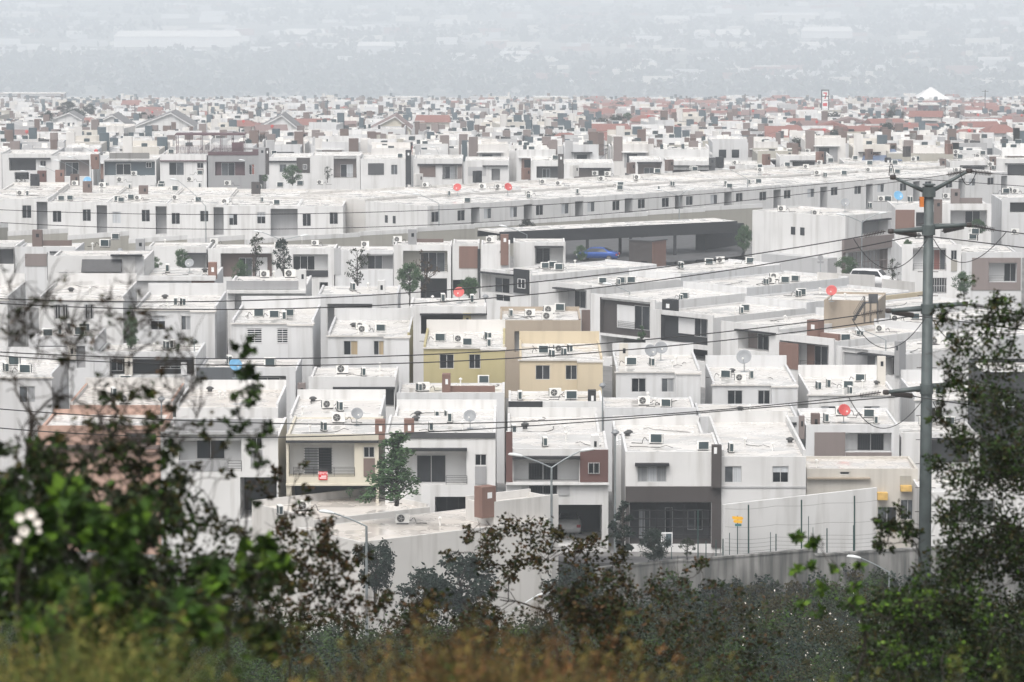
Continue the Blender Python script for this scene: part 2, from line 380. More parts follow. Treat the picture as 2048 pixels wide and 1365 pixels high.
            for i in range(nv + 1): u = u0 + (u1 - u0) * i / nv; q.box(u - .03, .08, z0, u + .03, .13, z1)
            for i in range(nh + 1): z = z0 + (z1 - z0) * i / nh; q.box(u0, .085, z - .03, u1, .125, z + .03)
            q.build('gate', r[2] if len(r) > 2 else 'blackmetal', root)
        elif K == 'A':   # tiled awning roof
            u0, z0, u1, z1 = rect(a); q = MB(); n_ = 4
            for i in range(n_):
                za, zc = z0 + (z1 - z0) * i / n_, z0 + (z1 - z0) * (i + 1) / n_; ya, yc = -.75 * (1 - i / n_), -.75 * (1 - (i + 1) / n_)
                q.quad((u0, ya, za), (u1, ya, za), (u1, yc, zc), (u0, yc, zc)); q.quad((u0, ya, za - .06), (u1, ya, za - .06), (u1, ya, za), (u0, ya, za))
            q.quad((u0, -.75, z0 - .06), (u0, 0, z0 - .06), (u0, 0, z1), (u0, -.75, z0)); q.quad((u1, -.75, z0 - .06), (u1, 0, z0 - .06), (u1, 0, z1), (u1, -.75, z0))
            q.build('tiled_awning', r[0] if r else 'tiledark', root)
    if s > 20 and dep > 6:   # hoses and cables lying on the deck
        rc = random.Random(int(org.x * 13 + org.y * 7))
        for _ in range(rc.randint(1, 2)):
            u_, v_ = rc.uniform(.8, W - 1), rc.uniform(1, D - 2); pts = [Vector((u_, v_, deck + .05))]; a_ = rc.uniform(0, 6.28)
            for k_ in range(8):
                a_ += rc.uniform(-.7, .7); n2 = pts[-1] + Vector((math.cos(a_) * .45, math.sin(a_) * .45, 0)); n2.x = min(max(n2.x, .4), W - .4); n2.y = min(max(n2.y, .4), D - .4); n2.z = deck + .05 + (.12 if k_ == 0 else 0); pts.append(n2)
            q = MB(); q.path(pts, .022, 4); q.build('roof_cable', rc.choice(['rubber', 'fangrey', 'rubber']), root)
    H_ = House(); H_.root = root; H_.org = org; H_.dx = dx; H_.nn = nn; H_.W = W; H_.D = D; H_.h = h; H_.deck = deck; H_.zb = zb; H_.fac = fac; H_.phrase = name_phrase; H_.cnt = {}
    def ondeck(px, py, dz=.03):
        r = ray(px, py); tt = (zb + deck + dz - CAMZ) / r.z; return cam0 + r * tt
    H_.ondeck = ondeck
    if base:
        for fu in (0, .5, 1):
            for fv in (0, .5, 1): q = org + dx * (W * fu) + nn * (D * fv); BASES.append((q.x, q.y, zb))
    HOUSES.append(H_)
    clutter(H_, ac, rot)
    return H_
KN = {'f': 'fan-side air conditioner', 'k': 'dark-backed air conditioner', 's': 'edge-on air conditioner'}
def clutter(H_, ac, rot=0.0):
    rnd = random.Random(hash(H_.phrase) % 9999 if False else len(H_.phrase) * 31 + int(H_.org.x * 7))
    items = [(q[0], float(q[1]), float(q[2]), q[3:]) for q in parse(ac)]
    for it in items:
        if it[0] == 'c':
            q = H_.ondeck(it[1], it[2]) - H_.org; u, v = q.dot(H_.dx), q.dot(H_.nn); m = it[3][0]; hh = float(it[3][1]) if len(it[3]) > 1 else 1.5
            b = MB(); b.box(u - .55, v - .3, H_.deck, u + .55, v + .3, H_.deck + hh); tw = b.build('roof_tower', [m], H_.root)
            b = MB(); b.box(u + .1, v - .315, H_.deck + hh - .75, u + .32, v - .29, H_.deck + hh - .35); b.build('tower_opening', 'gd', tw)
    tot = {}
    for it in items: tot[it[0]] = tot.get(it[0], 0) + 1
    for K in ('f', 'k', 's', 'g', 'r', 'b', 'v', 'u'):
        its = sorted([i for i in items if i[0] == K], key=lambda i: i[1])
        for n_, (_, px, py, ex) in enumerate(its):
            loc = H_.ondeck(px, py); which = '' if len(its) == 1 else (', %s from left' % ORD[n_])
            if K in KN:
                rz = {'f': 0.12, 'k': math.pi - .1, 's': math.pi / 2 + .15}[K] + rnd.uniform(-.2, .2)
                condenser(loc, rz, KN[K] + ' on ' + H_.phrase + which, rnd.uniform(.92, 1.08), pipe=rnd.random() < .7)
            elif K in 'grb':
                col = {'g': 'grey', 'r': 'red', 'b': 'blue'}[K]
                dish(loc, rnd.uniform(-.5, .5), col, col + ' dish on ' + H_.phrase + which, float(ex[0]) if ex else 1.0)
            elif K == 'v': tag(link('vent_pipe', VENTM, None, loc), 'white vent pipe on ' + H_.phrase + which, 'vent pipe', 'roof vent pipes')
            elif K == 'u': tag(link('roof_vent', TURBM, None, loc), 'round roof vent on ' + H_.phrase + which, 'roof vent', 'round roof vents')
WCACHE = {}
def window(root, u0, z0, u1, z1, d, panes, fr, bars=None):
    fw = .045; n = len(panes); o = root
    key = (round(u1 - u0, 1), round(z1 - z0, 1), n, fr)
    q = MB(); w_, h_ = u1 - u0, z1 - z0
    if fr:
        q.box(0, -.03, 0, w_, .02, fw); q.box(0, -.03, h_ - fw, w_, .02, h_)
        for i in range(n + 1):
            x = fw / 2 + (w_ - fw) * i / n; q.box(x - fw / 2, -.031, fw, x + fw / 2, .02, h_ - fw)
    else: q.box(0, .012, 0, w_, .02, h_)
    f = q.build('window', fr or 'blackmetal', root); f.location = (u0, d, z0)
    for i, pc in enumerate(panes):
        a0 = (fw / 2 + (w_ - fw) * i / n) + fw / 2; a1 = (fw / 2 + (w_ - fw) * (i + 1) / n) - fw / 2
        p = MB(); p.quad((a0, 0, fw), (a1, 0, fw), (a1, 0, h_ - fw), (a0, 0, h_ - fw))
        if pc == 'h': # blind half down
            p = MB(); mz = h_ * .62; p.quad((a0, 0, fw), (a1, 0, fw), (a1, 0, mz), (a0, 0, mz), 0); p.quad((a0, 0, mz), (a1, 0, mz), (a1, 0, h_ - fw), (a0, 0, h_ - fw), 1)
            p.build('pane', ['gd', 'gc'], f)
        else: p.build('pane', {'d': 'gd', 'g': 'gg', 'm': 'gm', 'c': 'gc', 'y': 'gy', 'r': 'gr', 'l': 'gl'}[pc], f)
    if bars:
        g = MB()
        if bars[1] == 'h':
            nb = max(4, int(h_ / .16))
            for i in range(nb): z = h_ * (i + .5) / nb; g.box(0, -.07, z - .02, w_, -.05, z + .02)
        else:
            nb = max(3, int(w_ / .16))
            for i in range(nb): x = w_ * (i + .5) / nb; g.box(x - .012, -.07, 0, x + .012, -.05, h_)
        g.build('security_bars', 'whiteframe' if bars.endswith('w') else 'blackmetal', f)
    return f
# ================================================================ houses of the near blocks (front row first)
FRONT = (.55, .12, .2, .2); BACK = (.06, .95, .3, .3); ROOFONLY = (.06, .7, .3, .3)
g1 = 'houses of the front row'; g2 = 'rear houses behind the front row'; g3 = 'houses of the second row'; g4 = 'houses showing their rear walls'; g5 = 'houses of the third row'
SA, SA2, SB, SC, SD = 31.4, 29.9, 28.2, 27.1, 25.6
# nearest rotated block
N1 = house('the nearest house', 'nearest white flat roofed house, turned corner on, behind the foreground shrubs', 722, 1104, 1085, 33.5, 7.0, 5.2, 37, 'warm', (.12, .05, .12, .12), ac='f 805 1048; f 945 1036; v 880 1052', roof='roofwarm', right='warm')
N2 = house('the house behind the nearest house', 'white flat roofed house with raised parapet directly behind the nearest house', 628, 860, 1041, 32.3, 7.0, 5.7, 37, 'warm', (.12, .5, .3, .3), els='', ac='f 608 1022; s 560 1030', roof='roofwarm')
N3 = house('the low wing by the brown tower', 'low wing with brown roof tower beside the nearest house', 989, 1117, 1004, 32.6, 3.0, 5.6, 37, 'warm', (.5, .5, .3, .3), els='T 964 974 992 1036 brick')
house('the pink house', 'salmon pink house half hidden behind the shrubs on the left', 75, 320, 852, SA, 9.0, 6.0, 0, 'pink', (.5, .4, .2, .2), els='R 250 860 312 905 brown 1.5; L 75 890 320 897 brown')
house('the grey balcony house', 'white house with grey roof band and grey balcony wall, left of the rental sign', 321, 556, 865, SA, 10, 6.2, 0, 'white', FRONT,
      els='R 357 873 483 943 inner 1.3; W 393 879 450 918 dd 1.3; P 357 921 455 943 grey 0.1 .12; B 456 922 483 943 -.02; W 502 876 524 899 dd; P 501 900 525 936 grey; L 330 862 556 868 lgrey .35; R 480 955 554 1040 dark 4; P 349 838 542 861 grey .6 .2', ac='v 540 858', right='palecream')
A2 = house('the house with the rental sign', 'cream house with brown roof tower and red rental sign on its balcony', 572, 757, 869, SA, 10, 6.2, 0, 'palecream', (.35, .1, .2, .2),
      els='R 577 885 709 954 inner 1.3; W 608 894 665 953 ld 1.3 wf bhb; B 587 935 709 953 -.02 blackmetal 6; L 572 881 757 885 char .35; W 727 894 749 916 dd; P 727 917 750 953 brown; R 583 971 752 1040 dark 4; L 572 967 757 971 palecream .2; T 750 841 770 876 brick', ac='f 677 846; s 648 862; g 714 852 1.1; v 620 866')
A3 = house('the bright white house', 'bright white house with grey fascia and grey balcony window behind the green tree', 770, 991, 866, SA, 10, 6.3, 0, 'white', (.35, .1, .2, .2),
      els='P 811 866 991 877 dgrey 0 .08; R 790 900 933 970 inner 1.3; L 790 896 934 901 char .45; W 833 910 892 969 mm 1.3; B 892 952 934 969 -.02 blackmetal 5; W 950 909 973 932 dd; P 950 933 973 969 grey; R 870 994 964 1060 char 4; T 808 840 828 868 brick .1; G 870 994 964 1060 4 1',
      ac='g 940 858 1.15; s 900 845; s 862 862; v 925 860; u 832 842')
A4 = house('the brown brick house', 'white house with dark red cladding square, tall barred window and open garage', 1012, 1217, 898, SA, 10, 6.4, 0, 'white', (.4, .1, .2, .2),
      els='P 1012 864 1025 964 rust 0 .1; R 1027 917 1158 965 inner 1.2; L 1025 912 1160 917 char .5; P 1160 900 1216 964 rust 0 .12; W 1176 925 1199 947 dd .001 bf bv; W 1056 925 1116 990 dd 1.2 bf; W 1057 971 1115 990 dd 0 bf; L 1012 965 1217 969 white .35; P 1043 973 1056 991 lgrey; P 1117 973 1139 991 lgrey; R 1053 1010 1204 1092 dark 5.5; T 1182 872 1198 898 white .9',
      ac='s 1090 893; v 1132 880; u 1050 855')
A5 = house('the charcoal framed house', 'white house framed by charcoal brown wall with wide grid gate below', 1251, 1442, 904, SA, 10, 6.2, 0, 'white', (.3, .1, .2, .2),
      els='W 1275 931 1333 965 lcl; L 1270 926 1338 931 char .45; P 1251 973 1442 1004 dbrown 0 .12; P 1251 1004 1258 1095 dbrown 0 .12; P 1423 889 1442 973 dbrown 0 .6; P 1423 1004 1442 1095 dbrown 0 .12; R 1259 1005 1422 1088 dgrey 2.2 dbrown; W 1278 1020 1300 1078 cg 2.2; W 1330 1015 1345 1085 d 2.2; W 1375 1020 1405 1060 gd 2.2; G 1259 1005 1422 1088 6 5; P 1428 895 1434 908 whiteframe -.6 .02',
      ac='k 1312 888; k 1406 901; u 1255 872')
house('the blank white house', 'white house with two plain rear windows right of the charcoal framed house', 1443, 1612, 914, SA, 17, 6.2, 0, 'white', (.1, .8, .5, .5),
      els='W 1449 933 1483 966 gc; W 1545 933 1577 966 hh; P 1443 973 1612 976 lgrey', ac='s 1462 905; v 1490 893; u 1580 885; v 1545 902', roof='roof')
A7 = house('the house with the taupe frame', 'white house with taupe L shaped cladding and red dish on its roof', 1612, 1799, 850, SB, 9, 6.4, 0, 'white2', (.3, .3, .2, .2),
      els='P 1629 865 1690 921 taupe; P 1691 905 1783 921 taupe; R 1691 866 1783 905 inner 1.2; W 1714 867 1768 904 md 1.2 bf bv; T 1623 829 1640 850 brown .5',
      ac='k 1737 836; s 1652 845; s 1752 848; r 1688 846 1.25; f 1683 832')
house('the low cream house', 'low cream house with ochre awnings in front of the taupe framed house', 1614, 1836, 938, 29.6, 6, 6.0, 0, 'offwhite', (.2, .2, .2, .2),
      els='W 1680 944 1699 950 d; L 1614 955 1740 958 tan .3; L 1754 984 1774 998 ochre .6; L 1800 970 1822 981 ochre .6; W 1755 1014 1793 1060 gd; W 1801 1000 1830 1040 gg; P 1800 952 1822 970 beige', ac='v 1633 936', roof='roofwarm')
B9 = house('the plain house behind the steel pole', 'plain white house just right of the steel pole', 1803, 1960, 866, SB, 9, 6.4, 0, 'white', FRONT, els='R 1860 880 1940 930 dgrey 1.2; L 1850 876 1945 880 char', ac='f 1850 852; k 1900 850')
house('the charcoal house behind the right tree', 'charcoal fronted house partly hidden by the tree on the right', 1966, 2140, 745, SB, 9, 6.4, 0, 'char', (.4, .3, .2, .2), els='W 1997 785 2030 815 cg; R 2060 770 2120 830 inner 1.2')
house('the low house behind the right tree', 'white walled house low behind the tree on the right', 1850, 2100, 985, 30.5, 9, 6.2, 0, 'white', FRONT, els='R 1900 1000 1990 1050 grey 1.2')
# rear houses, roofs seen over the front row
house('the leftmost rear house', 'white rear house with one window at the left edge', -60, 104, 755, SA2, 10, 6.2, 0, 'white2', BACK, els='W 38 773 71 806 gl', ac='k 50 748; k 28 732; s 12 745', lip=True)
house('the pink parapet house', 'house with salmon parapet edge behind the pink house', 140, 345, 811, SA2, 10, 6.0, 0, 'pink', ROOFONLY, ac='k 251 770; f 250 808; u 206 765; s 228 795', pback='warm', left='warm', right='warm', roof='roofwarm')
house('the roof behind the grey balcony house', 'flat white roof behind the grey balcony house', 352, 556, 816, SA2, 10, 5.8, 0, 'white', ROOFONLY, ac='v 440 800; v 450 798; u 420 783; v 475 805', roof='roofwarm')
house('the rear house behind the rental sign', 'flat white roof with back parapet behind the house with the rental sign', 579, 762, 836, SA2, 10, 5.8, 0, 'white', ROOFONLY, ac='f 655 818; u 626 803; s 680 822; v 605 830', roof='roof')
house('the roof behind the bright white house', 'flat white roof with coiled hoses behind the bright white house', 785, 992, 857, SA2, 10, 5.6, 0, 'white', ROOFONLY, ac='s 874 840; s 895 838; u 836 832; v 950 842; v 805 850', roof='roof')
house('the rear house behind the brick clad house', 'flat white roof with long back parapet behind the dark red clad house', 1015, 1200, 873, SA2, 10, 5.4, 0, 'white', ROOFONLY, ac='v 1130 868; s 1028 868; u 1050 858', roof='roof')
house('the rear house behind the charcoal frame', 'flat white roof behind the charcoal framed house', 1232, 1412, 890, SA2, 10, 5.4, 0, 'white', ROOFONLY, els='W 1246 914 1250 946 d', ac='u 1258 870; v 1385 880', roof='roof')
# second row fronts
house('the house with cream pillars', 'white house with two cream pillars behind the left shrubs', 57, 187, 673, SB, 9, 6.2, 0, 'white2', FRONT, els='R 76 692 134 722 dgrey 1; T 134 688 152 722 offwhite -.15 .5; R 153 692 171 737 grey .4; W 107 700 134 708 dd 1', ac='k 160 672; k 168 665; s 120 670; k 95 674; s 138 662')
house('the house with charcoal band', 'white house with long charcoal band and cream pillar, left of the stone parapet', 188, 392, 704, SB, 9, 6.2, 0, 'white2', FRONT, els='R 219 714 388 752 char 1.2; W 222 716 246 742 dd 1.2; T 249 713 265 754 offwhite -.2 .5; W 320 732 362 738 dd 1.2; P 362 725 374 750 inner -.02', ac='s 333 700; v 308 702; s 345 697')
house('the house with the stone parapet', 'white house with slate stone parapet and blue dish on its roof edge', 393, 591, 735, SB, 9, 6.2, 0, 'white2', FRONT, els='P 393 735 502 760 stoneslate 0 .1; R 504 752 572 775 grey 1.2; W 510 755 560 765 gm 1.2; T 595 767 611 815 taupe -.2 .4', ac='b 471 757 1.3; s 459 730; k 540 733; v 470 742')
house('the house with the charcoal ledge', 'white house with charcoal ledge over a long dark opening, left of the brick tower', 617, 790, 754, SB, 9, 6.2, 0, 'white', FRONT, els='R 668 777 788 815 dgrey 1.4; L 666 774 790 778 char .3; W 690 778 770 800 gcd 1.4', ac='f 685 748; s 727 752; v 760 742')
house('the house with the brick L', 'white house with brick tower and brick fascia forming an L below the yellow house', 793, 1009, 786, SB, 9, 6.2, 0, 'white2', FRONT, els='R 822 800 975 830 dgrey 1.3; P 822 801 884 830 taupe 1.28; T 884 749 901 788 brick .2; P 901 772 990 784 brick .7 .2', ac='f 847 783; s 838 783; k 967 768; v 921 772')
house('the house with the charcoal parapet', 'white house with charcoal parapet and charcoal tower below the cream house', 1017, 1207, 803, SB, 9, 6.2, 0, 'white', FRONT, els='P 1017 803 1085 836 char; L 1085 815 1176 818 char .4; R 1087 818 1176 845 inner 1.2; W 1110 820 1160 840 dg 1.2; T 1176 782 1192 840 char', ac='f 1110 795; k 1142 800; s 1040 800')
house('the house with two brown pillars', 'white house with grey window strip and brown pillar below two satellite dishes', 1208, 1393, 816, SB, 9, 6.2, 0, 'white2', FRONT, els='R 1286 836 1377 862 lgrey 1; L 1284 834 1379 837 char .5; W 1312 838 1336 860 dm 1; P 1393 835 1398 868 taupe -.2 .05', ac='f 1288 811; k 1332 815; v 1296 800; v 1310 812')
house('the house with the charcoal angle', 'white house with a thin charcoal angle line under its parapet', 1400, 1598, 834, SB, 9, 6.0, 0, 'white2', (.35, .1, .2, .2), els='L 1426 845 1593 850 char .12; P 1426 850 1430 875 char; R 1432 851 1590 880 offwhite .6; T 1598 833 1609 878 taupe -.2 .5', ac='v 1500 826; u 1480 822')
# rear walls with paired windows
house('the leftmost rear wall house', 'white house with sloping roof edge at the far left edge, half hidden by bare twigs', -150, 15, 600, SC, 11, 6.2, 0, 'white', BACK, lip=True)
house('the wall house with dark barred windows', 'white rear wall with two dark barred windows behind the bare twigs', 77, 246, 600, SC, 11, 6.4, 0, 'white', BACK, els='W 108 609 138 639 dd 0 bf bvw; W 168 609 188 639 dd 0 bf bvw', ac='u 142 584; v 180 590', lip=True)
house('the wall house with plain windows', 'white rear wall with a half blind window and a grey window', 270, 432, 620, SC, 11, 6.4, 0, 'white2', BACK, els='W 301 632 331 661 hh; W 362 632 382 661 gl; V 383 622 432 700', ac='s 352 612; s 366 612; v 335 614; u 330 598', lip=True)
house('the wall house with barred windows', 'white rear wall with horizontal bars over both windows', 463, 627, 647, SC, 11, 6.6, 0, 'white2', BACK, els='W 494 657 524 688 dd 0 bf bhw; W 554 657 576 688 dd 0 bf bhw; V 577 648 627 760', ac='k 517 635; k 548 637; k 578 634; s 569 640', lip=True)
house('the wall house with yellow curtains', 'white rear wall with yellowish curtains, attached to the olive yellow house', 656, 819, 672, SC, 11, 6.6, 0, 'white2', BACK, els='W 687 682 716 711 dy; W 747 682 768 711 dy; V 769 674 819 780', ac='f 721 660; f 726 667; k 761 664; u 707 655', right='yellow', lip=True)
house('the olive yellow house', 'olive yellow house with two windows and cluttered roof', 847, 1010, 696, SC, 11, 6.6, 0, 'yellow', BACK, els='W 879 709 908 738 dd; W 938 709 961 738 dd; V 962 698 1010 790 yellow', ac='k 880 684; f 918 686; k 934 692; s 976 682; s 978 694; v 930 680', pback='warm', lip=True, right='palecream')
house('the cream house', 'cream house with two grey windows right of the olive yellow house', 1039, 1205, 720, SC, 11, 6.6, 0, 'cream', BACK, els='W 1071 731 1100 760 dm; W 1131 731 1154 760 dm; V 1155 722 1205 800 cream', ac='k 1087 708; s 1104 716; s 1140 705; s 1128 712; f 1118 706', lip=True)
house('the wall house with two dishes', 'white rear wall with two grey dishes on the roof, right of the cream house', 1232, 1400, 744, SC, 11, 6.4, 0, 'white2', BACK, els='W 1263 757 1292 785 dd; W 1323 757 1348 785 gl; V 1350 746 1400 800; T 1239 688 1256 735 offwhite 6 .5', ac='k 1262 732; s 1304 733; g 1301 728 1.35; g 1322 722 1.35; v 1345 736; v 1352 728', lip=True)
house('the house with the triangular dish', 'white rear wall below a large tilted grey dish', 1425, 1593, 770, SC, 11, 6.4, 0, 'white2', BACK, els='W 1455 781 1485 810 dd; W 1516 781 1540 810 dd; V 1542 772 1593 830', ac='k 1451 757; f 1480 764; s 1503 758; g 1488 745 1.6; u 1464 746', lip=True)
house('the wall house left of the steel pole', 'white rear wall with two wide windows just left of the steel pole', 1617, 1789, 790, SC, 11, 6.4, 0, 'white', BACK, els='W 1642 813 1672 828 cg; W 1728 813 1759 828 gc; T 1755 714 1771 778 offwhite 6 .5', ac='s 1637 780; s 1657 776; k 1696 778; k 1720 764; s 1700 789; v 1725 775; u 1754 770', lip=True)
house('the wall house behind the pole', 'white rear house behind the tree right of the steel pole', 1830, 1995, 800, SC, 11, 6.4, 0, 'white2', BACK, els='W 1858 815 1885 835 dd; W 1940 815 1965 835 dd', ac='k 1880 790; f 1925 788', lip=True)
# third row fronts
house('the house with the tiled awning', 'white house with black tiled awning over a three part window on the left', 95, 288, 512, SD, 9, 6.4, 0, 'white', FRONT, els='A 164 519 244 542 tiledark; W 183 548 230 563 mmm 0 wf; T 118 545 134 577 grey -.3 .5; L 222 509 285 512 char .5; P 270 512 288 575 lgrey 0 .05', ac='k 210 495; v 185 500')
house('the brown window corner house', 'white house with white fascia, brown clad window corner and brick tower', 275, 430, 552, SD, 9, 6.2, 0, 'white2', (.35, .1, .2, .2), els='P 270 552 432 561 white 0 .35; W 302 567 353 581 ddd 0 bf; P 383 562 429 585 brick; W 397 569 415 580 dd .001; T 416 526 433 554 brick .8', ac='s 335 545; g 379 545; u 410 545')
house('the house with the grey parapet', 'white house with long grey parapet and white tower', 455, 612, 562, SD, 9, 6.4, 0, 'white', (.65, .1, .2, .2), els='P 453 562 596 579 grey 0 .1; L 453 580 612 586 white .5; R 469 587 565 620 inner 1.2; W 490 594 536 618 gg 1.2; W 578 593 596 606 dd; T 597 540 612 582 white -.05', ac='f 529 556; f 580 556; v 548 556')
house('the house with the grey recess', 'white house with a grey recess, in front of the reddish trees', 634, 795, 589, SD, 9, 6.2, 0, 'white2', (.35, .1, .2, .2), els='R 655 608 745 665 grey 1.3; W 690 615 735 660 gd 1.3; W 760 615 778 633 dd; T 755 562 770 592 white 1', ac='s 706 582; v 736 580')
house('the house with the deep black balcony', 'white house with a deep black balcony behind the olive yellow house', 819, 972, 613, SD, 9, 6.2, 0, 'white', (.4, .1, .2, .2), els='R 842 629 926 668 dgrey 1.5 char; L 840 627 974 630 char .4; W 858 642 910 665 gdd 1.5 bf bh; T 926 627 942 673 yellow -.15 .3; W 943 639 960 651 dd', ac='s 886 604; r 918 607 1.2; s 944 606; v 865 606')
house('the tan house with four units', 'tan house with four white air conditioners lined up on its roof', 1000, 1162, 641, SD, 8, 6.2, 0, 'tan', (.12, .35, .2, .2), els='R 1029 663 1133 705 lgrey 1; W 1031 665 1066 704 cg 1; P 1163 620 1180 690 brown 1 .3', ac='f 1060 634; f 1095 641; f 1098 628; k 1120 623; s 1022 634', roof='roof', right='brown')
# fourth row fronts (across the street, left to centre)
SE = 19.6
house('the dark framed corner house', 'white house with dark square opening at the left edge', -70, 28, 488, SE, 9, 6.2, 0, 'white', FRONT, els='R -30 495 28 530 dgrey 1.2')
house('the house with the brown L tower', 'white house with brown L shaped tower and brown balcony on the left', 30, 150, 494, SE, 9, 6.2, 0, 'white2', FRONT, els='P 50 508 94 533 taupe; P 94 505 96 560 char; L 100 503 150 506 char .4; T 64 461 84 496 brown .3; P 84 481 144 492 brown .8 .2', ac='')
house('the house behind the two small shrubs', 'white house with dark ledge behind two green shrubs', 290, 412, 493, SE, 9, 6.2, 0, 'white', FRONT, els='R 366 508 412 545 grey 1.2; L 363 506 414 509 char .4; P 290 500 306 540 grey; T 271 479 289 510 grey -.1', ac='k 231 480; v 330 490')
house('the house with the brown recess', 'white house with brown recessed front behind a leafless tree', 416, 545, 497, SE, 9, 6.2, 0, 'white', FRONT, els='R 441 507 544 556 brown 1.2; W 478 516 505 556 dg 1.2; P 510 515 535 552 inner 1.15', ac='f 428 490')
house('the house with the black balcony rail', 'white house with black balcony rail left of the bare tree', 546, 668, 497, SE, 9, 6.2, 0, 'white', FRONT, els='R 586 509 656 542 inner 1.3; W 586 512 630 541 dmd 1.3 wf; P 612 541 656 554 char -.02; R 639 565 656 587 dark 2', ac='f 630 492; k 558 498')
house('the house behind the bare tree', 'white house with grey balcony behind the bare tree', 670, 786, 501, SE, 9, 6.2, 0, 'white2', FRONT, els='R 720 509 786 540 grey 1.3; W 735 511 765 539 mg 1.3; P 668 497 682 550 lgrey', ac='f 730 495; f 792 491')
house('the house with the beige balcony', 'white house with beige and glass balcony below a grey tower', 787, 902, 490, SE, 9, 6.2, 0, 'white', FRONT, els='R 806 502 895 546 beige 1.3; W 841 505 890 545 dmg 1.3; B 868 530 895 545 -.02; R 841 557 894 600 dark 2; T 816 460 833 492 grey .2; P 834 478 887 485 brown .7 .2', ac='f 795 486')
house('the house with the brick square', 'white house with brick coloured square panel and black edge', 905, 958, 487, SE, 9, 6.2, 0, 'white', FRONT, els='P 918 493 956 537 brick; P 955 498 961 576 char 0 .2; R 905 560 952 590 dark 2', ac='f 985 484')
house('the house with the brick tower', 'white house with tall brick tower left of the carport', 962, 1020, 489, SE+.4, 9, 6.2, 0, 'white', FRONT, els='T 1001 470 1017 531 brick -.3; W 999 502 1003 507 d', ac='f 980 486')
house('the small house at the carport', 'white house with dark barred balcony at the left end of the carport', 1027, 1131, 485, SE, 9, 6.2, 0, 'white', FRONT, els='R 1070 494 1126 530 inner 1.3; L 1069 492 1127 495 char .4; W 1072 496 1100 528 dd 1.3 bf bh', ac='')
# oblique block, fronts turned to the left
FO = -46
def duo(phrase, label, xl, xr, yt, s, els, ac, wall='white', d1=12, d2=14, dz=.25, ac2='', **kw):
    a = house(phrase, label, xl, xr, yt, s, d1, 6.3, FO, wall, (.45, .1, .2, .22), els, ac, **kw)
    # the house behind it shares the party wall
    q = a.org + a.nn * (a.D + .03)
    r = ray(1024, 600)
    def px(p):
        v = p - Vector((0, 0, CAMZ)); yc = v.y * CP - v.z * SP; zc = v.y * SP + v.z * CP
        return CX + FPX * v.x / yc, CY - FPX * zc / yc
    t0 = q + Vector((0, 0, 6.3 + dz)); t1 = t0 + a.dx * a.W
    x0, y0 = px(t0); x1, y1 = px(t1)
    b = house('the roof behind ' + phrase[4:], 'long white flat roof backing onto ' + phrase, x0, x1, y0, ray(x0, y0).y / t0.y, d2, 6.3 + dz, FO, 'white2', (.25, .3, .2, .22), '', ac2)
    return a, b
duo('the house with the black window square', 'white house turned left with black square around a window', 961, 1062, 537, 21.0, 'L 962 546 1029 549 char .4; R 963 550 1028 588 inner 1.2; W 991 556 1020 586 gd 1.2; P 1029 539 1059 587 char 0 .15; W 1038 558 1053 577 dd .001 wf; W 991 590 1020 603 dd', 'k 1090 538; k 1105 536; k 1118 541; v 1150 532', d2=5, dz=-.3)
duo('the house with the plain grey recess', 'white house turned left with a shallow grey recess and dark door', 1077, 1181, 561, 21.5, 'R 1117 578 1173 618 lgrey 1.3; L 1112 576 1150 579 char .5; W 1150 582 1172 616 dm 1.3', 'k 1205 568; s 1237 570; k 1242 568; k 1262 567', ac2='s 1362 538; k 1418 530; f 1440 527; k 1500 528; v 1470 535')
duo('the house with the brown square front', 'white house turned left with a dark brown framed balcony', 1182, 1310, 587, 22.2, 'R 1200 600 1300 671 dbrown .5 dbrown; P 1235 611 1270 657 inner .48; W 1270 612 1300 660 dm .48; B 1236 644 1270 657 .3; R 1201 676 1291 720 dark 3', 's 1362 602; k 1368 599', ac2='f 1540 568; f 1548 560; k 1570 567; k 1590 564; s 1532 570')
duo('the house with the charcoal square front', 'white house turned left with a charcoal framed balcony', 1302, 1426, 618, 22.9, 'R 1322 634 1415 686 char .5 char; P 1358 637 1390 668 inner .48; W 1390 637 1415 674 dm .48; R 1322 696 1415 720 dark 3; T 1324 600 1345 620 char .6', 's 1483 628; k 1490 623; v 1470 626', ac2='s 1597 594; k 1602 592; v 1640 588')
duo('the house with the grey open corner', 'white house turned left with a grey open corner balcony', 1442, 1556, 642, 23.6, 'R 1476 664 1538 702 taupe 1.3; L 1473 662 1552 665 char .3; W 1516 668 1538 700 dd 1.3', 'k 1668 640; v 1570 644', ac2='s 1710 618; f 1715 598; v 1760 600')
duo('the house with the brick balcony', 'white house turned left with brick balcony wall and brick L tower', 1556, 1668, 666, 24.3, 'R 1559 686 1657 738 inner 1.3; P 1559 686 1597 738 brick 0 .05; W 1630 692 1656 736 dm 1.3; P 1615 690 1630 736 brick 1.28; B 1600 724 1656 736 -.02; T 1614 641 1635 680 brick .3; P 1627 666 1681 678 brick .9 .3', 's 1720 672; f 1760 665; v 1700 676', ac2='f 1790 645; k 1830 640')
duo('the house with the grey tower', 'white house turned left with grey wall and slim grey tower', 1673, 1799, 692, 25.0, 'R 1684 698 1736 745 grey .3; L 1723 708 1790 712 char .5; R 1770 714 1788 752 char 1; P 1736 712 1750 745 dgrey; T 1789 683 1798 752 grey -.2', 'k 1690 684', ac2='f 1870 690; k 1900 680')
house('the tan roof room', 'tan roof room with red dish and steel stair', 1648, 1755, 600, 23.6, 6, 4.5, -12, 'tan', (.1, .2, .1, .1), base=False, ac='r 1663 604 1.3; v 1690 600')
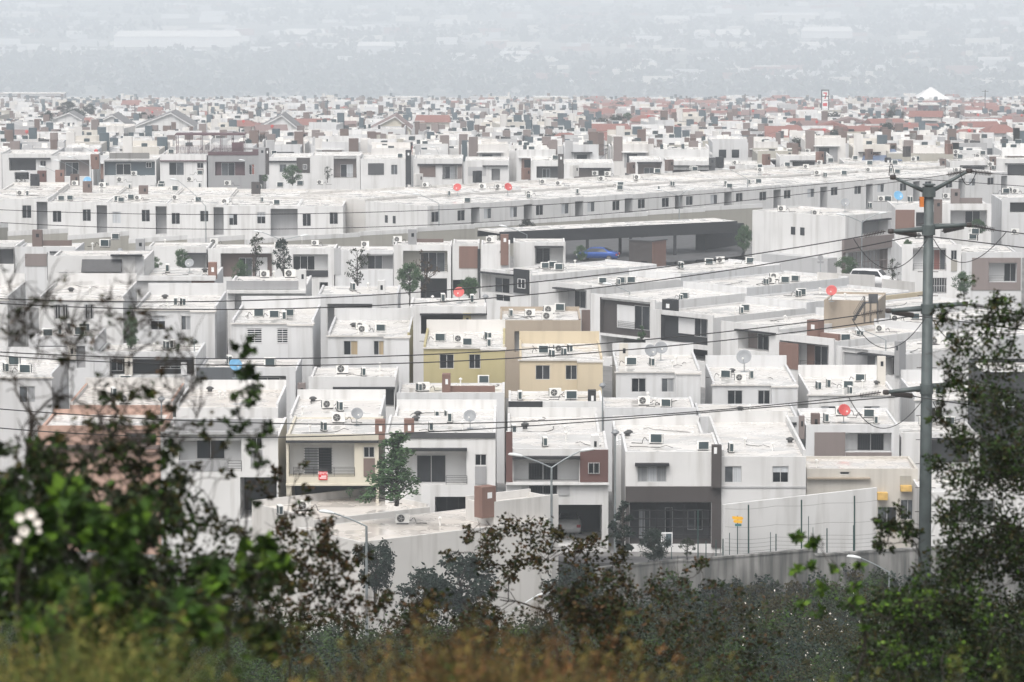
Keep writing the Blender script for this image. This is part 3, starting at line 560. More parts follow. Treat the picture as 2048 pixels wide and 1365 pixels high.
# upper right group
house('the long side walled house', 'white house with long blank side wall and taupe gate right of the carport', 1691, 1783, 432, 19.8, 12, 7.0, 48, 'white', (.3, .2, .2, .2), 'R 1725 442 1776 468 grey 1.2; L 1724 439 1777 442 char .4; P 1684 474 1783 500 taupe 0 .3; P 1684 500 1690 547 taupe; R 1697 502 1775 545 lgrey 1 taupe; G 1697 502 1775 545 10 2 taupe', 'f 1563 424; f 1630 432; s 1740 418; g 1690 424 1.3')
U1 = HOUSES[-1]
for t_ in (5.2, 6.4): q = MB(); q.box(-.03, t_, 4.7, .02, t_ + .55, 5.5); q.build('side_window', 'gm', U1.root)
q = MB(); q.box(-1.6, 1.0, -2, -.01, 9.5, 2.7); q.build('side_annex', 'lgrey', U1.root)
house('the brown cubed house', 'house with brown cube front behind the steel pole', 1791, 1882, 410, 18.5, 10, 6.5, 0, 'white', FRONT, 'P 1791 420 1829 460 brick; R 1832 425 1870 455 dgrey 1.2; T 1868 400 1884 447 brown -.1', 'b 1796 412 1.5; f 1763 404; k 1775 404; s 1820 405')
house('the house with the taupe roof wall', 'white house with open grey balcony and taupe wall on its roof', 1883, 1983, 408, 18.3, 10, 6.5, 0, 'white', FRONT, 'R 1901 421 1974 455 lgrey 1.4; W 1930 422 1960 454 dm 1.4; T 1903 379 1920 410 taupe .3; P 1920 396 1964 408 taupe .8 .2', 'f 1892 398; f 2020 385')
house('the house at the right edge', 'white house with a dark recess at the right edge', 2004, 2120, 396, 18.0, 10, 6.5, 0, 'white2', FRONT, 'R 2020 405 2080 426 dgrey 1.2', 'k 2012 388; f 2030 388')
house('the house with the red curtains', 'white house with reddish curtains and balcony rail behind the steel pole', 1804, 1923, 489, 20.8, 10, 6.6, 0, 'white', FRONT, 'R 1826 497 1892 542 inner 1.2; W 1855 498 1892 541 drg 1.2; B 1827 528 1892 541 -.02; W 1902 501 1914 520 dd; P 1902 520 1914 543 beige; R 1864 556 1893 588 char 2; G 1864 556 1893 588 6 2 lgrey', 'k 1950 470; f 1838 478')
house('the taupe fronted house', 'white house with wide taupe balcony front at the right edge', 1924, 2044, 505, 20.8, 12, 6.6, 0, 'white2', FRONT, 'P 1944 516 1977 581 taupe; P 1977 565 2041 581 taupe; P 2034 516 2041 565 taupe; P 1977 516 2034 526 taupe; R 1977 526 2033 565 inner 1.2; W 2008 527 2033 565 dm 1.2; B 1978 552 2008 564 -.02', 'k 1945 480; f 2030 470')
# ================================================================ the long white row and its boundary wall
def topx(p):
    v = p - Vector((0, 0, CAMZ)); yc = v.y * CP - v.z * SP; zc = v.y * SP + v.z * CP
    return CX + FPX * v.x / yc, CY - FPX * zc / yc
def behind(a, phrase, label, d2, dz, rot, wall='white', par=(.25, .3, .2, .2), els='', ac='', gap=.03, h=None):
    h = h or a.h + dz
    t0 = a.org + a.nn * (a.D + gap) + Vector((0, 0, a.h + dz)); t1 = t0 + a.dx * a.W
    x0, y0 = topx(t0); x1, y1 = topx(t1)
    return house(phrase, label, x0, x1, y0, ray(x0, y0).y / t0.y, d2, h, rot, wall, par, els, ac)
LROW = [(-22, 96, 398, 73, [(44, 411, 63, 437, 'dd')], 'f 40 392; s 55 392'), (96, 215, 405, 193, [(105, 422, 123, 445, 'dd'), (165, 419, 182, 443, 'dd')], 'k 122 402; k 140 401'),
        (215, 334, 407, 311, [(225, 424, 242, 447, 'cc'), (283, 420, 300, 444, 'dd')], 'k 235 403; k 242 405; k 262 400; f 275 401'), (334, 448, 409, 427, [(343, 426, 360, 449, 'dd'), (400, 422, 417, 444, 'dd')], 'f 350 400; k 396 404'),
        (448, 596, 412, 541, [(458, 428, 475, 451, 'hd'), (514, 425, 531, 448, 'hh')], 'f 450 409; s 524 405; k 553 410'), (596, 686, 413, 999, [(605, 428, 622, 453, 'dd'), (659, 425, 676, 449, 'dd')], 'v 640 412')]
second = ['c 84 365 rust; f 150 372; c 70 372 char', 'c 120 375 brick 2.2; c 150 372 brown; c 175 385 brown 1.4; b 175 378 1.4; f 205 376', 'f 240 365; k 210 375; s 260 378; k 323 372; f 268 352', 'k 322 378; c 287 392 brown 1.3; k 350 382; f 380 364; s 400 376', 'k 400 350; c 512 388 dbrown; f 455 372; s 520 380', 'k 560 375; k 600 372; f 640 370']
for i, (xl, xr, yt, gx, wins, ac) in enumerate(LROW):
    els = '; '.join('W %g %g %g %g %s' % w_ for w_ in wins)
    if gx < 900: els += '; R %g %g %g %g lgrey 1.6 lgrey' % (gx, yt + 6, xr - .5, yt + 62)
    o = ORD[i]
    a = house('long row house %s' % o, '%s house from the left edge in the long white row, windows to the viewer' % o, xl, xr, yt, 16.8, 11, 5.9, 0, 'white', (.08, .02, .1, .1), els, ac, group='houses of the long white row')
    behind(a, 'the roof behind long row house %s' % o, 'white flat roof directly behind %s house of the long white row' % o, 12, .2, 0, 'warm', ac=second[i])
# right part of the row recedes to the right
BX = [855, 960, 1065, 1167, 1266, 1366, 1464, 1562, 1655, 1746, 1840, 1930, 2015]
WX = [863, 915, 968, 1020, 1072, 1123, 1175, 1225, 1276, 1324, 1372, 1421, 1472, 1519, 1568, 1615, 1662, 1709, 1755, 1800, 1850, 1892, 1938, 1975]
y0 = 413.0; s0 = 16.9; PR = math.radians(44)
p_ = P(BX[0], y0, dist(y0, s0)); zt = p_.z
rr = random.Random(3)
for i in range(len(BX) - 1):
    xl, xr = BX[i], BX[i + 1]
    k = ray(xl, 400); k = k.x / k.y; L_ = (k * p_.y - p_.x) / (math.cos(PR) - k * math.sin(PR))
    q = p_ + Vector((math.cos(PR), math.sin(PR), 0)) * L_; q.z = zt - i * .12
    x0, yy = topx(q); s_ = ray(x0, yy).y / q.y
    k1 = 1.0 - i * .028; ww = 15.5 - i * .2
    els = ''
    for w0 in (WX[2 * i], WX[2 * i + 1]):
        wy = yy + 11 * k1 - (w0 - xl) * .054; els += 'W %g %g %g %g %s;' % (w0, wy, w0 + ww, wy + 21.5 * k1, rr.choice(['dd', 'dm', 'gd', 'cg', 'dd']))
    els += 'R %g %g %g %g lgrey 1.4 lgrey' % (xr - 18 * k1, yy + 2, xr - .5, yy + 52)
    ac = ';'.join('%s %g %g' % (rr.choice('fks'), xl + rr.uniform(.15, .85) * (xr - xl) + 18, yy - rr.uniform(6, 22)) for _ in range(2))
    if i in (0, 1): ac += '; r %g %g 1.4' % (915 if i == 0 else 1016, 392 if i == 0 else 391)
    a = house('receding row house %s' % ORD[i], '%s house of the receding white row, counted from its left corner' % ORD[i], x0, xr, yy, s_, 11, 6.0, 44, 'white', (.08, .02, .1, .1), els, ac, group='houses of the receding white row')
    ac2 = ';'.join('%s %g %g' % (rr.choice('fk'), xl - 20 + rr.uniform(0, .8) * (xr - xl), yy - rr.uniform(28, 42)) for _ in range(2)) + '; c %g %g %s' % (xl - 40 + rr.uniform(0, 40), yy - 42, rr.choice(['brown', 'dbrown', 'brick', 'char', 'warm']))
    behind(a, 'the roof behind receding house %s' % ORD[i], 'white flat roof behind %s house of the receding white row' % ORD[i], 12, .25, 44, 'warm', (.3, .35, .2, .2), '', ac2)
    if i == 0:  # small windows of the end wall
        for t_ in (5.6, 7.0):
            qq = MB(); qq.box(-.02, t_, 3.6, .02, t_ + .5, 4.5); qq.build('side_window', 'gm', a.root)
# boundary walls in front of the row
def slabwall(name, label, xa, ya, xb, yb, sa, sb, zlow, mats, th=.2, cap=.0, band=.5, group=None, cat='wall'):
    a = P(xa, ya, dist(ya, sa)); b = P(xb, yb, dist(yb, sb)); r = empty(name, (a.x, a.y, min(a.z, b.z) - zlow)); tag(r, label, cat, group)
    d = Vector((b.x - a.x, b.y - a.y, 0)); L_ = d.length; d.normalize(); n_ = Vector((-d.y, d.x, 0)); o = Vector((a.x, a.y, min(a.z, b.z) - zlow))
    def pt(u, v, z): q = d * u + n_ * v; return (q.x, q.y, z - o.z)
    def prism(m, za0, za1, zb0, zb1, nme, th_=th, off=0):
        q = MB(); V = [pt(0, off, za0), pt(L_, off, zb0), pt(L_, off, zb1), pt(0, off, za1), pt(0, off + th_, za0), pt(L_, off + th_, zb0), pt(L_, off + th_, zb1), pt(0, off + th_, za1)]
        q.v = V; q.f = [(0, 1, 2, 3), (5, 4, 7, 6), (3, 2, 6, 7), (4, 0, 3, 7), (1, 5, 6, 2)]; q.m = [0] * 5; q.build(nme, m, r)
    lo = o.z - 3
    if band: prism(mats[0], lo, a.z - band, lo, b.z - band, 'wall_base'); prism(mats[1], a.z - band + .002, a.z, b.z - band + .002, b.z, 'wall_band', th + .04, -.02)
    else: prism(mats[0], lo, a.z, lo, b.z, 'wall_base')
    if cap: prism(mats[-1], a.z + .002, a.z + cap, b.z + .002, b.z + cap, 'coping', th + .12, -.06)
    return r
for i, (xa, ya, xb, yb) in enumerate([(-20, 447, 16, 446), (16, 463, 136, 457), (136, 471, 258, 462), (258, 478, 375, 470), (375, 478, 490, 470), (490, 480, 605, 471)]):
    slabwall('boundary_wall', '%s piece from left of the stepped beige wall below the long row' % ORD[i], xa, ya, xb, yb, 17.4, 17.3, 2.5, ['beige', 'white'], band=.55, group='pieces of the stepped boundary wall')
    BASES.append((P(xa, ya, 455).x, 455, 1.5))
for i in range(8):
    xa = 605 + i * 115; xb = xa + 115; f = lambda x: 472 - (x - 605) * .072; sA = 17.5 - i * .2; sB = sA - .2
    slabwall('boundary_wall', '%s piece of the beige wall rising behind the carport, from its left' % ORD[i], xa, f(xa), xb, f(xb) + 2, sA, sB, 2.5, ['beige', 'white'], band=.5, group='pieces of the stepped boundary wall')
# ================================================================ street fronts beyond the long row
SF = 14.3
def F(n_, label, xl, xr, yt, els, ac='', wall='white', s=SF, h=6.2, dep=10):
    a = house('the far front house ' + n_, label, xl, xr, yt, s, dep, h, 0, wall, (.4, .3, .2, .2), els, ac, group='far street fronts')
    return a
F('with the wide dark balcony', 'white far house with a wide dark balcony opening near the left edge', 4, 101, 308, 'R 18 318 72 342 dgrey 1.2; L 18 316 101 319 char .4; W 80 322 92 333 dd; R 29 345 58 360 char 1')
F('at the left edge', 'grey white far house cut by the left edge', -80, 3, 304, 'R -40 315 -5 350 dgrey 1')
F('with the taupe recess', 'white far house with taupe recess and glazed door left of the double lamp', 101, 186, 312, 'R 119 320 179 354 taupe 1.2; W 131 325 158 353 gd 1.2', 'c 190 338 brick 2')
F('with the blue grey front', 'blue grey fronted far house with white window frames', 207, 312, 318, 'R 208 321 310 352 bluegrey 1; W 232 328 262 350 dd 1 wf; W 292 325 303 336 dd 1 wf; P 219 306 299 318 concrete .5 .2', 'f 265 322')
F('with the bay window', 'white far house with a large dark bay window under a thin maroon ledge', 320, 413, 309, 'L 320 321 413 323 maroon .3; W 338 325 368 351 dg; W 394 326 407 337 dd; P 394 338 407 346 taupe', 'k 342 308')
F('in grey and maroon', 'grey far house with maroon fascia and a steel roof pergola', 416, 518, 304, 'P 416 304 517 311 maroon; R 430 324 490 352 maroon .8; W 443 326 470 352 gm .8; W 498 329 509 350 dr; P 505 299 517 304 maroon', wall='grey')
F('with the tall grey tower', 'white far house with tall grey and brown tower at its left end', 538, 620, 315, 'L 538 322 593 325 char .3; P 593 316 620 346 dbrown; W 606 329 614 339 dd .001 wf; W 559 329 573 345 gg; T 517 296 531 350 grey; T 531 297 538 350 dbrown -.1', 'k 548 310')
F('with the bare tree', 'white far house with deep taupe balcony behind a small bare tree', 620, 720, 312, 'R 667 313 713 357 taupe 1.2; W 681 329 706 355 mc 1.2; B 670 348 713 356 -.02', '')
F('with the dark panel', 'white far house with dark grey panel left of the black post', 721, 811, 318, 'P 736 327 768 350 dgrey; W 782 330 795 350 gg; T 811 301 822 370 char -.1', 'k 800 316')
F('with the brown panel', 'white far house with brown panel and railed balcony', 827, 925, 318, 'L 835 328 924 331 char .35; P 839 331 871 354 brown; R 885 331 914 360 lgrey 1; W 890 333 910 358 mc 1; B 885 350 914 359 -.02; P 915 331 924 358 taupe', '')
F('with the lamp before it', 'plain white far house with grey recess, right of the brown panel house', 930, 1018, 322, 'R 983 338 1000 362 grey 1; L 965 331 1016 333 char .4; P 936 334 972 352 lgrey', '')
F('with the black corner post', 'white far house with dark opening and black corner post', 1062, 1127, 322, 'R 1073 333 1116 357 dgrey 1; W 1085 338 1100 356 mg 1; T 1116 309 1127 358 dbrown -.1', 'k 1110 320')
F('with the two tone recess', 'white far house with brown and dark two tone recess', 1128, 1228, 327, 'L 1143 336 1222 338 char .4; R 1148 338 1220 364 dgrey 1.1; P 1148 338 1187 364 taupe 1.05', 'f 1190 352')
F('with the high grey recess', 'white far house with high grey recess left of the brown panel tower', 1262, 1325, 321, 'R 1276 326 1322 364 taupe 1.1; L 1274 324 1324 327 char .3; W 1288 336 1310 362 gg 1.1', '')
F('with the low dark window', 'white far house with low dark window band, right of centre', 1335, 1430, 323, 'R 1345 340 1422 362 dgrey 1; L 1345 331 1424 333 char .4; T 1418 316 1430 362 dgrey -.1', '', s=14.0)
F('with the charcoal door wall', 'white far house with charcoal door wall right of centre', 1445, 1550, 330, 'R 1478 342 1535 360 dgrey 1; T 1459 333 1470 362 brown -.2', 'f 1470 330', s=13.8)
for n_, lb, xl, xr, yt, mat in (('with dark door left of blue roof', 'white far house with dark cladding left of the blue grey roof', 1560, 1665, 312, 'dgrey'), ('below the blue roof', 'white far house below the blue grey shed roof', 1690, 1790, 324, 'char'),
        ('with brown cube towers', 'white far house with two brown cube towers left of the pole arm', 1800, 1890, 326, 'brown'), ('near the right edge', 'white far house with dark wall near the right edge', 1900, 1985, 322, 'brown'), ('at the right edge', 'white far house with dark blue grey wall at the right edge', 1990, 2080, 318, 'bluegrey')):
    F(n_, lb, xl, xr, yt, 'R %g %g %g %g dgrey 1; L %g %g %g %g char .3; T %g %g %g %g %s -.1' % (xl + 25, yt + 12, xl + 70, yt + 34, xl + 20, yt + 9, xl + 75, yt + 11, xl + 80, yt - 8, xl + 92, yt + 22, mat), 'k %g %g; f %g %g' % (xl + 20, yt - 4, xl + 55, yt - 5), s=13.8)
# shed roof with blue grey tiles
r = house('the blue roofed shed', 'shed with blue grey sloping roof right of centre in the distance', 1727, 1800, 322, 13.6, 7, 3, 0, 'white', (.1, .1, .1, .1), 'R 1728 325 1745 345 dgrey 1')
q = MB(); q.quad((-.3, -.4, 3.1), (r.W + .3, -.4, 3.1), (r.W - .3, 5, 4.4), (.8, 5, 4.4)); q.quad((-.3, -.4, 3.0), (r.W + .3, -.4, 3.0), (r.W + .3, -.4, 3.1), (-.3, -.4, 3.1)); q.build('sloping_roof', 'solar', r.root)
# ================================================================ distant quarter
FARZ = lambda d: .1 - max(0, d - 580) * .049
GROUPF = 'small houses of the hazy distant quarter'
def far_parts(rnd, kind):
    W, D, H = rnd.uniform(5.0, 6.9), rnd.uniform(8, 10), rnd.uniform(4.8, 6.5)
    wall = rnd.choice(['white', 'white', 'white2', 'white2', 'warm', 'white', 'offwhite', 'lgrey', 'warm', 'beige'])
    dk = rnd.choice(['char', 'dgrey', 'taupe', 'brown', 'bluegrey', 'taupe', 'grey', 'grey'])  # paler picks mixed in, so far dark parts fade as if in thicker haze
    L_ = []
    b = MB(); b.box(0, 0, -3, W, D, H); 
    if kind != 'tile': b.box(0, 0, H, W, .2, H + .5); b.box(0, D - .2, H, W, D, H + rnd.choice([.3, .8]))
    L_.append(('wall', b, wall))
    if kind == 'tile':
        t = MB(); zr = H + rnd.uniform(1.0, 1.6); o = .35
        if rnd.random() < .5:
            t.quad((-o, -o, H), (W + o, -o, H), (W + o, D * .5, zr), (-o, D * .5, zr)); t.quad((-o, D * .5, zr), (W + o, D * .5, zr), (W + o, D + o, H), (-o, D + o, H))
            t.tri((-o, -o, H), (-o, D * .5, zr), (-o, D + o, H)); t.tri((W + o, -o, H), (W + o, D * .5, zr), (W + o, D + o, H))
        else:
            t.quad((-o, -o, H), (W + o, -o, H), (W * .7, D * .5, zr), (W * .3, D * .5, zr)); t.quad((W + o, D + o, H), (-o, D + o, H), (W * .3, D * .5, zr), (W * .7, D * .5, zr))
            t.tri((-o, D + o, H), (-o, -o, H), (W * .3, D * .5, zr)); t.tri((W + o, -o, H), (W + o, D + o, H), (W * .7, D * .5, zr))
        L_.append(('tiled_roof', t, 'tileroof' if rnd.random() < .85 else 'tilepurple'))
    else:
        t = MB(); t.quad((.2, .2, H + .02), (W - .2, .2, H + .02), (W - .2, D - .2, H + .02), (.2, D - .2, H + .02)); L_.append(('roof', t, 'roofwarm' if rnd.random() < .4 else 'roof'))
        for _ in range(rnd.choice([0, 1, 1, 2, 2])):
            u = rnd.choice([.1, W - 1.2]); v = rnd.choice([-.05, D - 1]); t = MB(); t.box(u, v, H - 2, u + rnd.uniform(.9, 1.5), v + .8, H + rnd.uniform(.9, 2)); L_.append(('roof_tower', t, rnd.choice([dk, dk, 'brown', 'warm', 'lgrey', 'taupe'])))
        for _ in range(rnd.randint(1, 5)):
            u, v = rnd.uniform(.6, W - 1.4), rnd.uniform(.8, D - 1.5); t = MB(); t.box(u, v, H + .02, u + .85, v + .4, H + .68); L_.append(('air_unit', t, rnd.choice(['acwhite', 'coil', 'fandark', 'acwhite'])))
    if kind == 'back':
        for u in (W * .18, W * .55): t = MB(); t.box(u, -.03, H - 2.3, u + 1.1, .02, H - 1.1); L_.append(('window', t, 'gd' if rnd.random() < .8 else 'gg'))
    else:
        u0, u1 = W * rnd.uniform(.1, .3), W * rnd.uniform(.6, .9)
        t = MB(); t.box(u0, -.04, H - 3, u1, .02, H - .7); L_.append(('balcony_front', t, rnd.choice([dk, dk, 'grey', 'lgrey', 'brick'])))
        t = MB(); t.box(u0 + .4, -.07, H - 2.9, u0 + 1.9, -.02, H - 1.0); L_.append(('window', t, 'gd'))
        t = MB(); t.box(u0 - .4, -.55, H - .75, u1 + .3, .02, H - .6); L_.append(('ledge', t, rnd.choice(['char', 'white', 'white'])))
        t = MB(); t.box(W * .3, -.03, -.5, W * .9, .02, 2.2); L_.append(('garage_door', t, 'dgrey'))
    if rnd.random() < .13:
        u = rnd.uniform(1, W - 1); t = MB(); t.lathe([(.001, -.02), (.2, .03), (.32, .1)], 10, 'y', (u, 1.2, H + 1.0)); t.bar((u, 1.25, H), (u, 1.25, H + .9), .04, 4); L_.append(('satellite_dish', t, 'dishred'))
    return wall, dk, L_
rf = random.Random(21)
PROTO = []
for k in range(26):
    kind = 'tile' if k % 4 == 3 else ('back' if k % 2 else 'front')
    wall, dk, parts = far_parts(rf, kind)
    PROTO.append((kind, wall, dk, parts, [(n_, b_.mesh(n_, m_), m_) for n_, b_, m_ in parts]))
WN = {'lgrey': 'light grey', 'beige': 'beige', 'white': 'white', 'white2': 'cool white', 'warm': 'warm white', 'offwhite': 'off white', 'palecream': 'pale cream', 'tan': 'tan'}
KD = {'tile': 'tiled roof', 'back': 'two rear windows', 'front': 'dark balcony front'}
CLEAR = [(172, 258, dist(254, 9.6)), (272, 385, dist(252, 9.6)), (105, 160, dist(238, 8.6)), (512, 596, dist(258, 9.9)), (742, 820, dist(258, 9.9)), (832, 898, dist(245, 9.4)), (1842, 1878, dist(211, 6.8)), (1640, 1660, dist(226, 7.0))]
spots = []
d = 588.0; band = 0
while d < 1900:
    for row in (0, 1):
        dd = d + row * 10.6; half = dd * .14; rotb = rf.choice([0, 0, 0, 8, -8]); x = -half - rf.uniform(0, 6)
        while x < half:
            pxc = CX + x * 7950 / dd; skip = rf.random() < .07 or any(a_ - 35 < pxc < b_ + 8 and d0_ - 42 < dd < d0_ + 16 for a_, b_, d0_ in CLEAR)
            if not skip:
                px = CX + x * 7950 / dd
                tl = (.24 if px > 1150 else .03) if dd > 680 else .0
                kind = 'tile' if rf.random() < tl else ('back' if row else 'front')
                spots.append((dd + rf.uniform(-2.2, 2.2), x, kind, rf.uniform(-.35, .5) + (rf.uniform(.5, 1.8) if rf.random() < .06 else 0), math.radians(rotb + rf.uniform(-1.5, 1.5)), rf.random() < .14))
            x += rf.choice([7.1, 7.1, 7.3, 8.4])
            if rf.random() < .06: x += 9
    d += 29 if band % 3 else 33; band += 1
spots.sort(key=lambda q: q[0])
stuff = {}
NIND = 300
for i, (dd, x, kind, dz, rz, turned) in enumerate(spots):
    cand = [p for p in PROTO if p[0] == kind]; pr = rf.choice(cand); z = FARZ(dd) + dz
    if turned: rz += math.pi / 2
    if i < NIND:
        r_ = empty('distant_house', (x, dd, z), rz)
        side = ['left edge', 'left part', 'middle', 'right part', 'right edge'][min(4, max(0, int((x / dd + .13) / .052)))]
        tag(r_, 'small distant %s house with %s, %s of the hazy quarter' % (WN[pr[1]], KD[kind], side), 'house', GROUPF)
        for n_, me, m_ in pr[4]: link(n_, me, r_)
    else:
        M_ = Matrix.Translation((x, dd, z)) @ Matrix.Rotation(rz, 4, 'Z')
        for n_, b_, m_ in pr[3]:
            if dd > 1150 and n_ in ('air_unit', 'ledge', 'window', 'garage_door'): continue
            t = stuff.setdefault(m_, MB()); k = len(t.v)
            t.v += [tuple(M_ @ Vector(v)) for v in b_.v]; t.f += [tuple(k + j for j in f_) for f_ in b_.f]; t.m += [0] * len(b_.f)
big = MB(); mats = []
for m_, t in stuff.items():
    k = len(big.v); big.v += t.v; big.f += [tuple(k + j for j in f_) for f_ in t.f]; big.m += [len(mats)] * len(t.f); mats.append(m_)
tag(big.build('distant_houses', mats), 'mass of tiny pale houses fading into haze below the valley', 'houses', kind='stuff')
# larger landmarks in the distance
def gable(label, px0, px1, ye, yr, s, wall, roof, dep=9, wins=True, face='gable'):
    a = P(px0, ye, dist(ye, s)); b = P(px1, ye, dist(ye, s)); W = b.x - a.x; hr = (ye - yr) / s; he = 5.5
    r = empty('gabled_house', (a.x, a.y, a.z - he)); tag(r, label, 'house', 'gabled houses in the distance')
    q = MB(); q.box(0, 0, -3, W, dep, he)
    t = MB()
    if face == 'gable':
        q.tri((0, 0, he), (W, 0, he), (W * .62, 0, he + hr)); q.tri((0, dep, he), (W, dep, he), (W * .62, dep, he + hr))
        for x0, x1, z0, z1 in ((-.4, W * .62, he - .2, he + hr), (W * .62, W + .4, he + hr, he - .2)): t.quad((x0, -.5, z0 + .05), (x1, -.5, z1 + .05), (x1, dep + .4, z1 + .05), (x0, dep + .4, z0 + .05)); t.quad((x0, -.5, z0 - .2), (x1, -.5, z1 - .2), (x1, -.5, z1 + .05), (x0, -.5, z0 + .05), 1)
    else:
        t.quad((-.4, -.5, he), (W + .4, -.5, he), (W, dep / 2, he + hr), (0, dep / 2, he + hr)); t.quad((W + .4, dep + .5, he), (-.4, dep + .5, he), (0, dep / 2, he + hr), (W, dep / 2, he + hr)); t.tri((-.4, -.5, he), (0, dep / 2, he + hr), (-.4, dep + .5, he)); t.tri((W + .4, -.5, he), (W, dep / 2, he + hr), (W + .4, dep + .5, he))
    q.build('wall', wall, r); t.build('tiled_roof', [roof, 'white'], r)
    if wins:
        for u in (.25, .6): w_ = MB(); w_.box(W * u, -.05, he - 2.2, W * u + 1.2, .02, he - .9); w_.build('window', 'gd', r)
gable('grey brown gabled house with low wide roof, second from left in the haze', 172, 258, 254, 231, 9.6, 'white', 'tilegrey', 12)
gable('grey brown gabled house with tall gable window, third from left in the haze', 272, 385, 252, 226, 9.6, 'white', 'tilegrey', 12)
gable('small white gabled house at the left in the haze', 105, 160, 238, 226, 8.6, 'white', 'tilegrey', 9)
gable('white gabled house with brown roof facing right, left of centre in the haze', 512, 596, 258, 231, 9.9, 'white', 'tilegrey', 12)
gable('purple brown gabled house at centre in the haze', 742, 820, 258, 233, 9.9, 'palecream', 'tilepurple', 12)
gable('cream house with long terracotta roof and porch, centre of the haze', 832, 898, 245, 233, 9.4, 'offwhite', 'tileroof', 9, face='long')
gable('low terracotta roof left of the two palms in the haze', 878, 935, 272, 262, 10.4, 'white', 'tileroof', 9, face='long')
gable('low terracotta roof right of the two palms in the haze', 985, 1040, 266, 257, 10.2, 'offwhite', 'tileroof', 9, face='long')
def blockb(name, label, px0, px1, y0_, s, h, wall, dep=10, cat='building', wins=3):
    a = P(px0, y0_, dist(y0_, s)); b = P(px1, y0_, dist(y0_, s)); W = b.x - a.x
    r = empty(name, (a.x, a.y, a.z - h)); tag(r, label, cat)
    q = MB(); q.box(0, 0, -4, W, dep, h); q.build('wall', wall, r); t = MB(); t.box(-.2, -.3, h, W + .2, dep + .2, h + .3); t.build('roof', 'roof', r)
    for i in range(wins): u = W * (i + .5) / wins; w_ = MB(); w_.box(u - W * .12, -.05, h - 3.2, u + W * .12, .02, h - 1); w_.build('window', 'gm', r)
    return r
blockb('pale_building', 'wide pale building with flat white roof left in the haze', 228, 320, 207, 4.9, 8, 'white')
blockb('pale_building', 'long pale low building at the left edge of the haze', 0, 128, 188, 4.25, 10, 'lgrey')
blockb('pale_building', 'white cubic building left of centre at the edge of the valley', 790, 840, 196, 4.4, 9, 'white')
blockb('pale_building', 'white and cream block right of centre at the edge of the valley', 1068, 1136, 196, 4.4, 10, 'palecream')
blockb('pale_building', 'pale block with grey side near centre of the haze', 970, 1020, 203, 4.7, 10, 'white')
blockb('red_building', 'dark and red commercial building right of the tall store sign', 1842, 1878, 211, 6.8, 9, 'maroon', wins=2)
blockb('brown_building', 'long brown building below the red commercial building', 1824, 1912, 230, 7.6, 6, 'brown', wins=4)
# tall store sign
a = P(1650, 226, dist(226, 7.0)); r = empty('store_sign', (a.x, a.y, a.z - 2)); tag(r, 'tall dark pylon sign with two white boards, upper right distance', 'sign')
q = MB(); q.box(-1.15, -.2, 0, -.85, .2, 8.3); q.build('post', 'dgrey', r); q = MB(); q.box(.85, -.2, 0, 1.15, .2, 8.3); q.build('post', 'dgrey', r)
q = MB(); q.box(-1.15, -.25, 8.3, 1.15, .25, 8.6); q.build('top_bar', 'dgrey', r)
q = MB(); q.box(-.83, -.1, 5.7, .83, .1, 8.1); bd = q.build('sign_board', 'whiteframe', r)
q = MB(); q.box(-.5, -.13, 7.45, .5, -.1, 7.8); q.v += []; q.quad((.5, -.12, 7.46), (.12, -.12, 7.46), (-.25, -.12, 6.0), (.12, -.12, 6.0)); q.build('emblem', 'signred', bd)
q = MB(); q.box(-.83, -.12, 6.55, .83, -.105, 6.85); q.build('stripe', 'greenmetal', bd)
q = MB(); q.box(-.83, -.1, 3.3, .83, .1, 5.3); bd = q.build('sign_board', 'whiteframe', r); q = MB(); q.box(-.6, -.13, 3.9, .6, -.1, 4.8); q.build('emblem', 'signred', bd)
# white tent roof
a = P(1865, 206, dist(206, 4.5)); r = empty('tent_roof_hall', a); r.scale = (1.3,) * 3; tag(r, 'white pointed tent shaped hall at the upper right', 'hall')
q = MB(); q.box(-5, 0, -3, 5, 10, 1.2); q.build('wall', 'white', r); q = MB()
for A_, B_ in (((-6, -1), (6, -1)), ((6, -1), (6, 11)), ((6, 11), (-6, 11)), ((-6, 11), (-6, -1))): q.tri((*A_, 1.2), (*B_, 1.2), (0, 5, 5.2))
q.build('roof', 'white', r)
# ================================================================ ground (one sheet to the horizon)
BP = np.array(BASES)
HILL = [(-60, 47), (-10, 43.9), (0, 43.45), (6, 43.2), (9, 42.75), (14, 41.7), (22, 39.8), (50, 33.2), (100, 22.4), (150, 12.2), (180, 6.5), (215, 0.8), (232, -2.0), (246, -2.2)]
def ground_z(x, y):
    if y <= 246: return float(np.interp(y, [h[0] for h in HILL], [h[1] for h in HILL])) + .25 * math.sin(x * .21 + y * .13) * min(1, y / 60)
    def town():
        d2 = (BP[:, 0] - x) ** 2 + (BP[:, 1] - y) ** 2; w_ = 1 / (d2 + 4) ** 1.5
        return float((w_ * BP[:, 2]).sum() / w_.sum()) - .15
    if y <= 585:
        t = town(); f = min(1, max(0, (y - 246) / (5 if x > 0 else 9))); a = -2.2 * (1 - f) + t * f
        g = max(0, (y - 560) / 25); return a * (1 - g) + FARZ(y) * g
    if y <= 1905: return FARZ(y) - .1
    if y <= 2300: return FARZ(1905) + (-200 - FARZ(1905)) * (y - 1905) / 395
    if y <= 8300: return -200.0
    return -200 + (y - 8300) * .1
ys = [-60, -30, -10, -3, 0, 3, 6, 9, 12, 16, 22, 35, 50, 75, 100, 130, 150, 165, 180, 195, 205, 215, 225, 232, 238, 243, 246, 249, 252, 255, 258] + list(range(262, 590, 4)) + list(range(600, 1910, 25)) + [1930, 2000, 2100, 2200, 2300, 2450, 2600, 3100, 3600, 4200, 5000, 6000, 7300, 8300, 8900]
NC = 90; gb = MB()
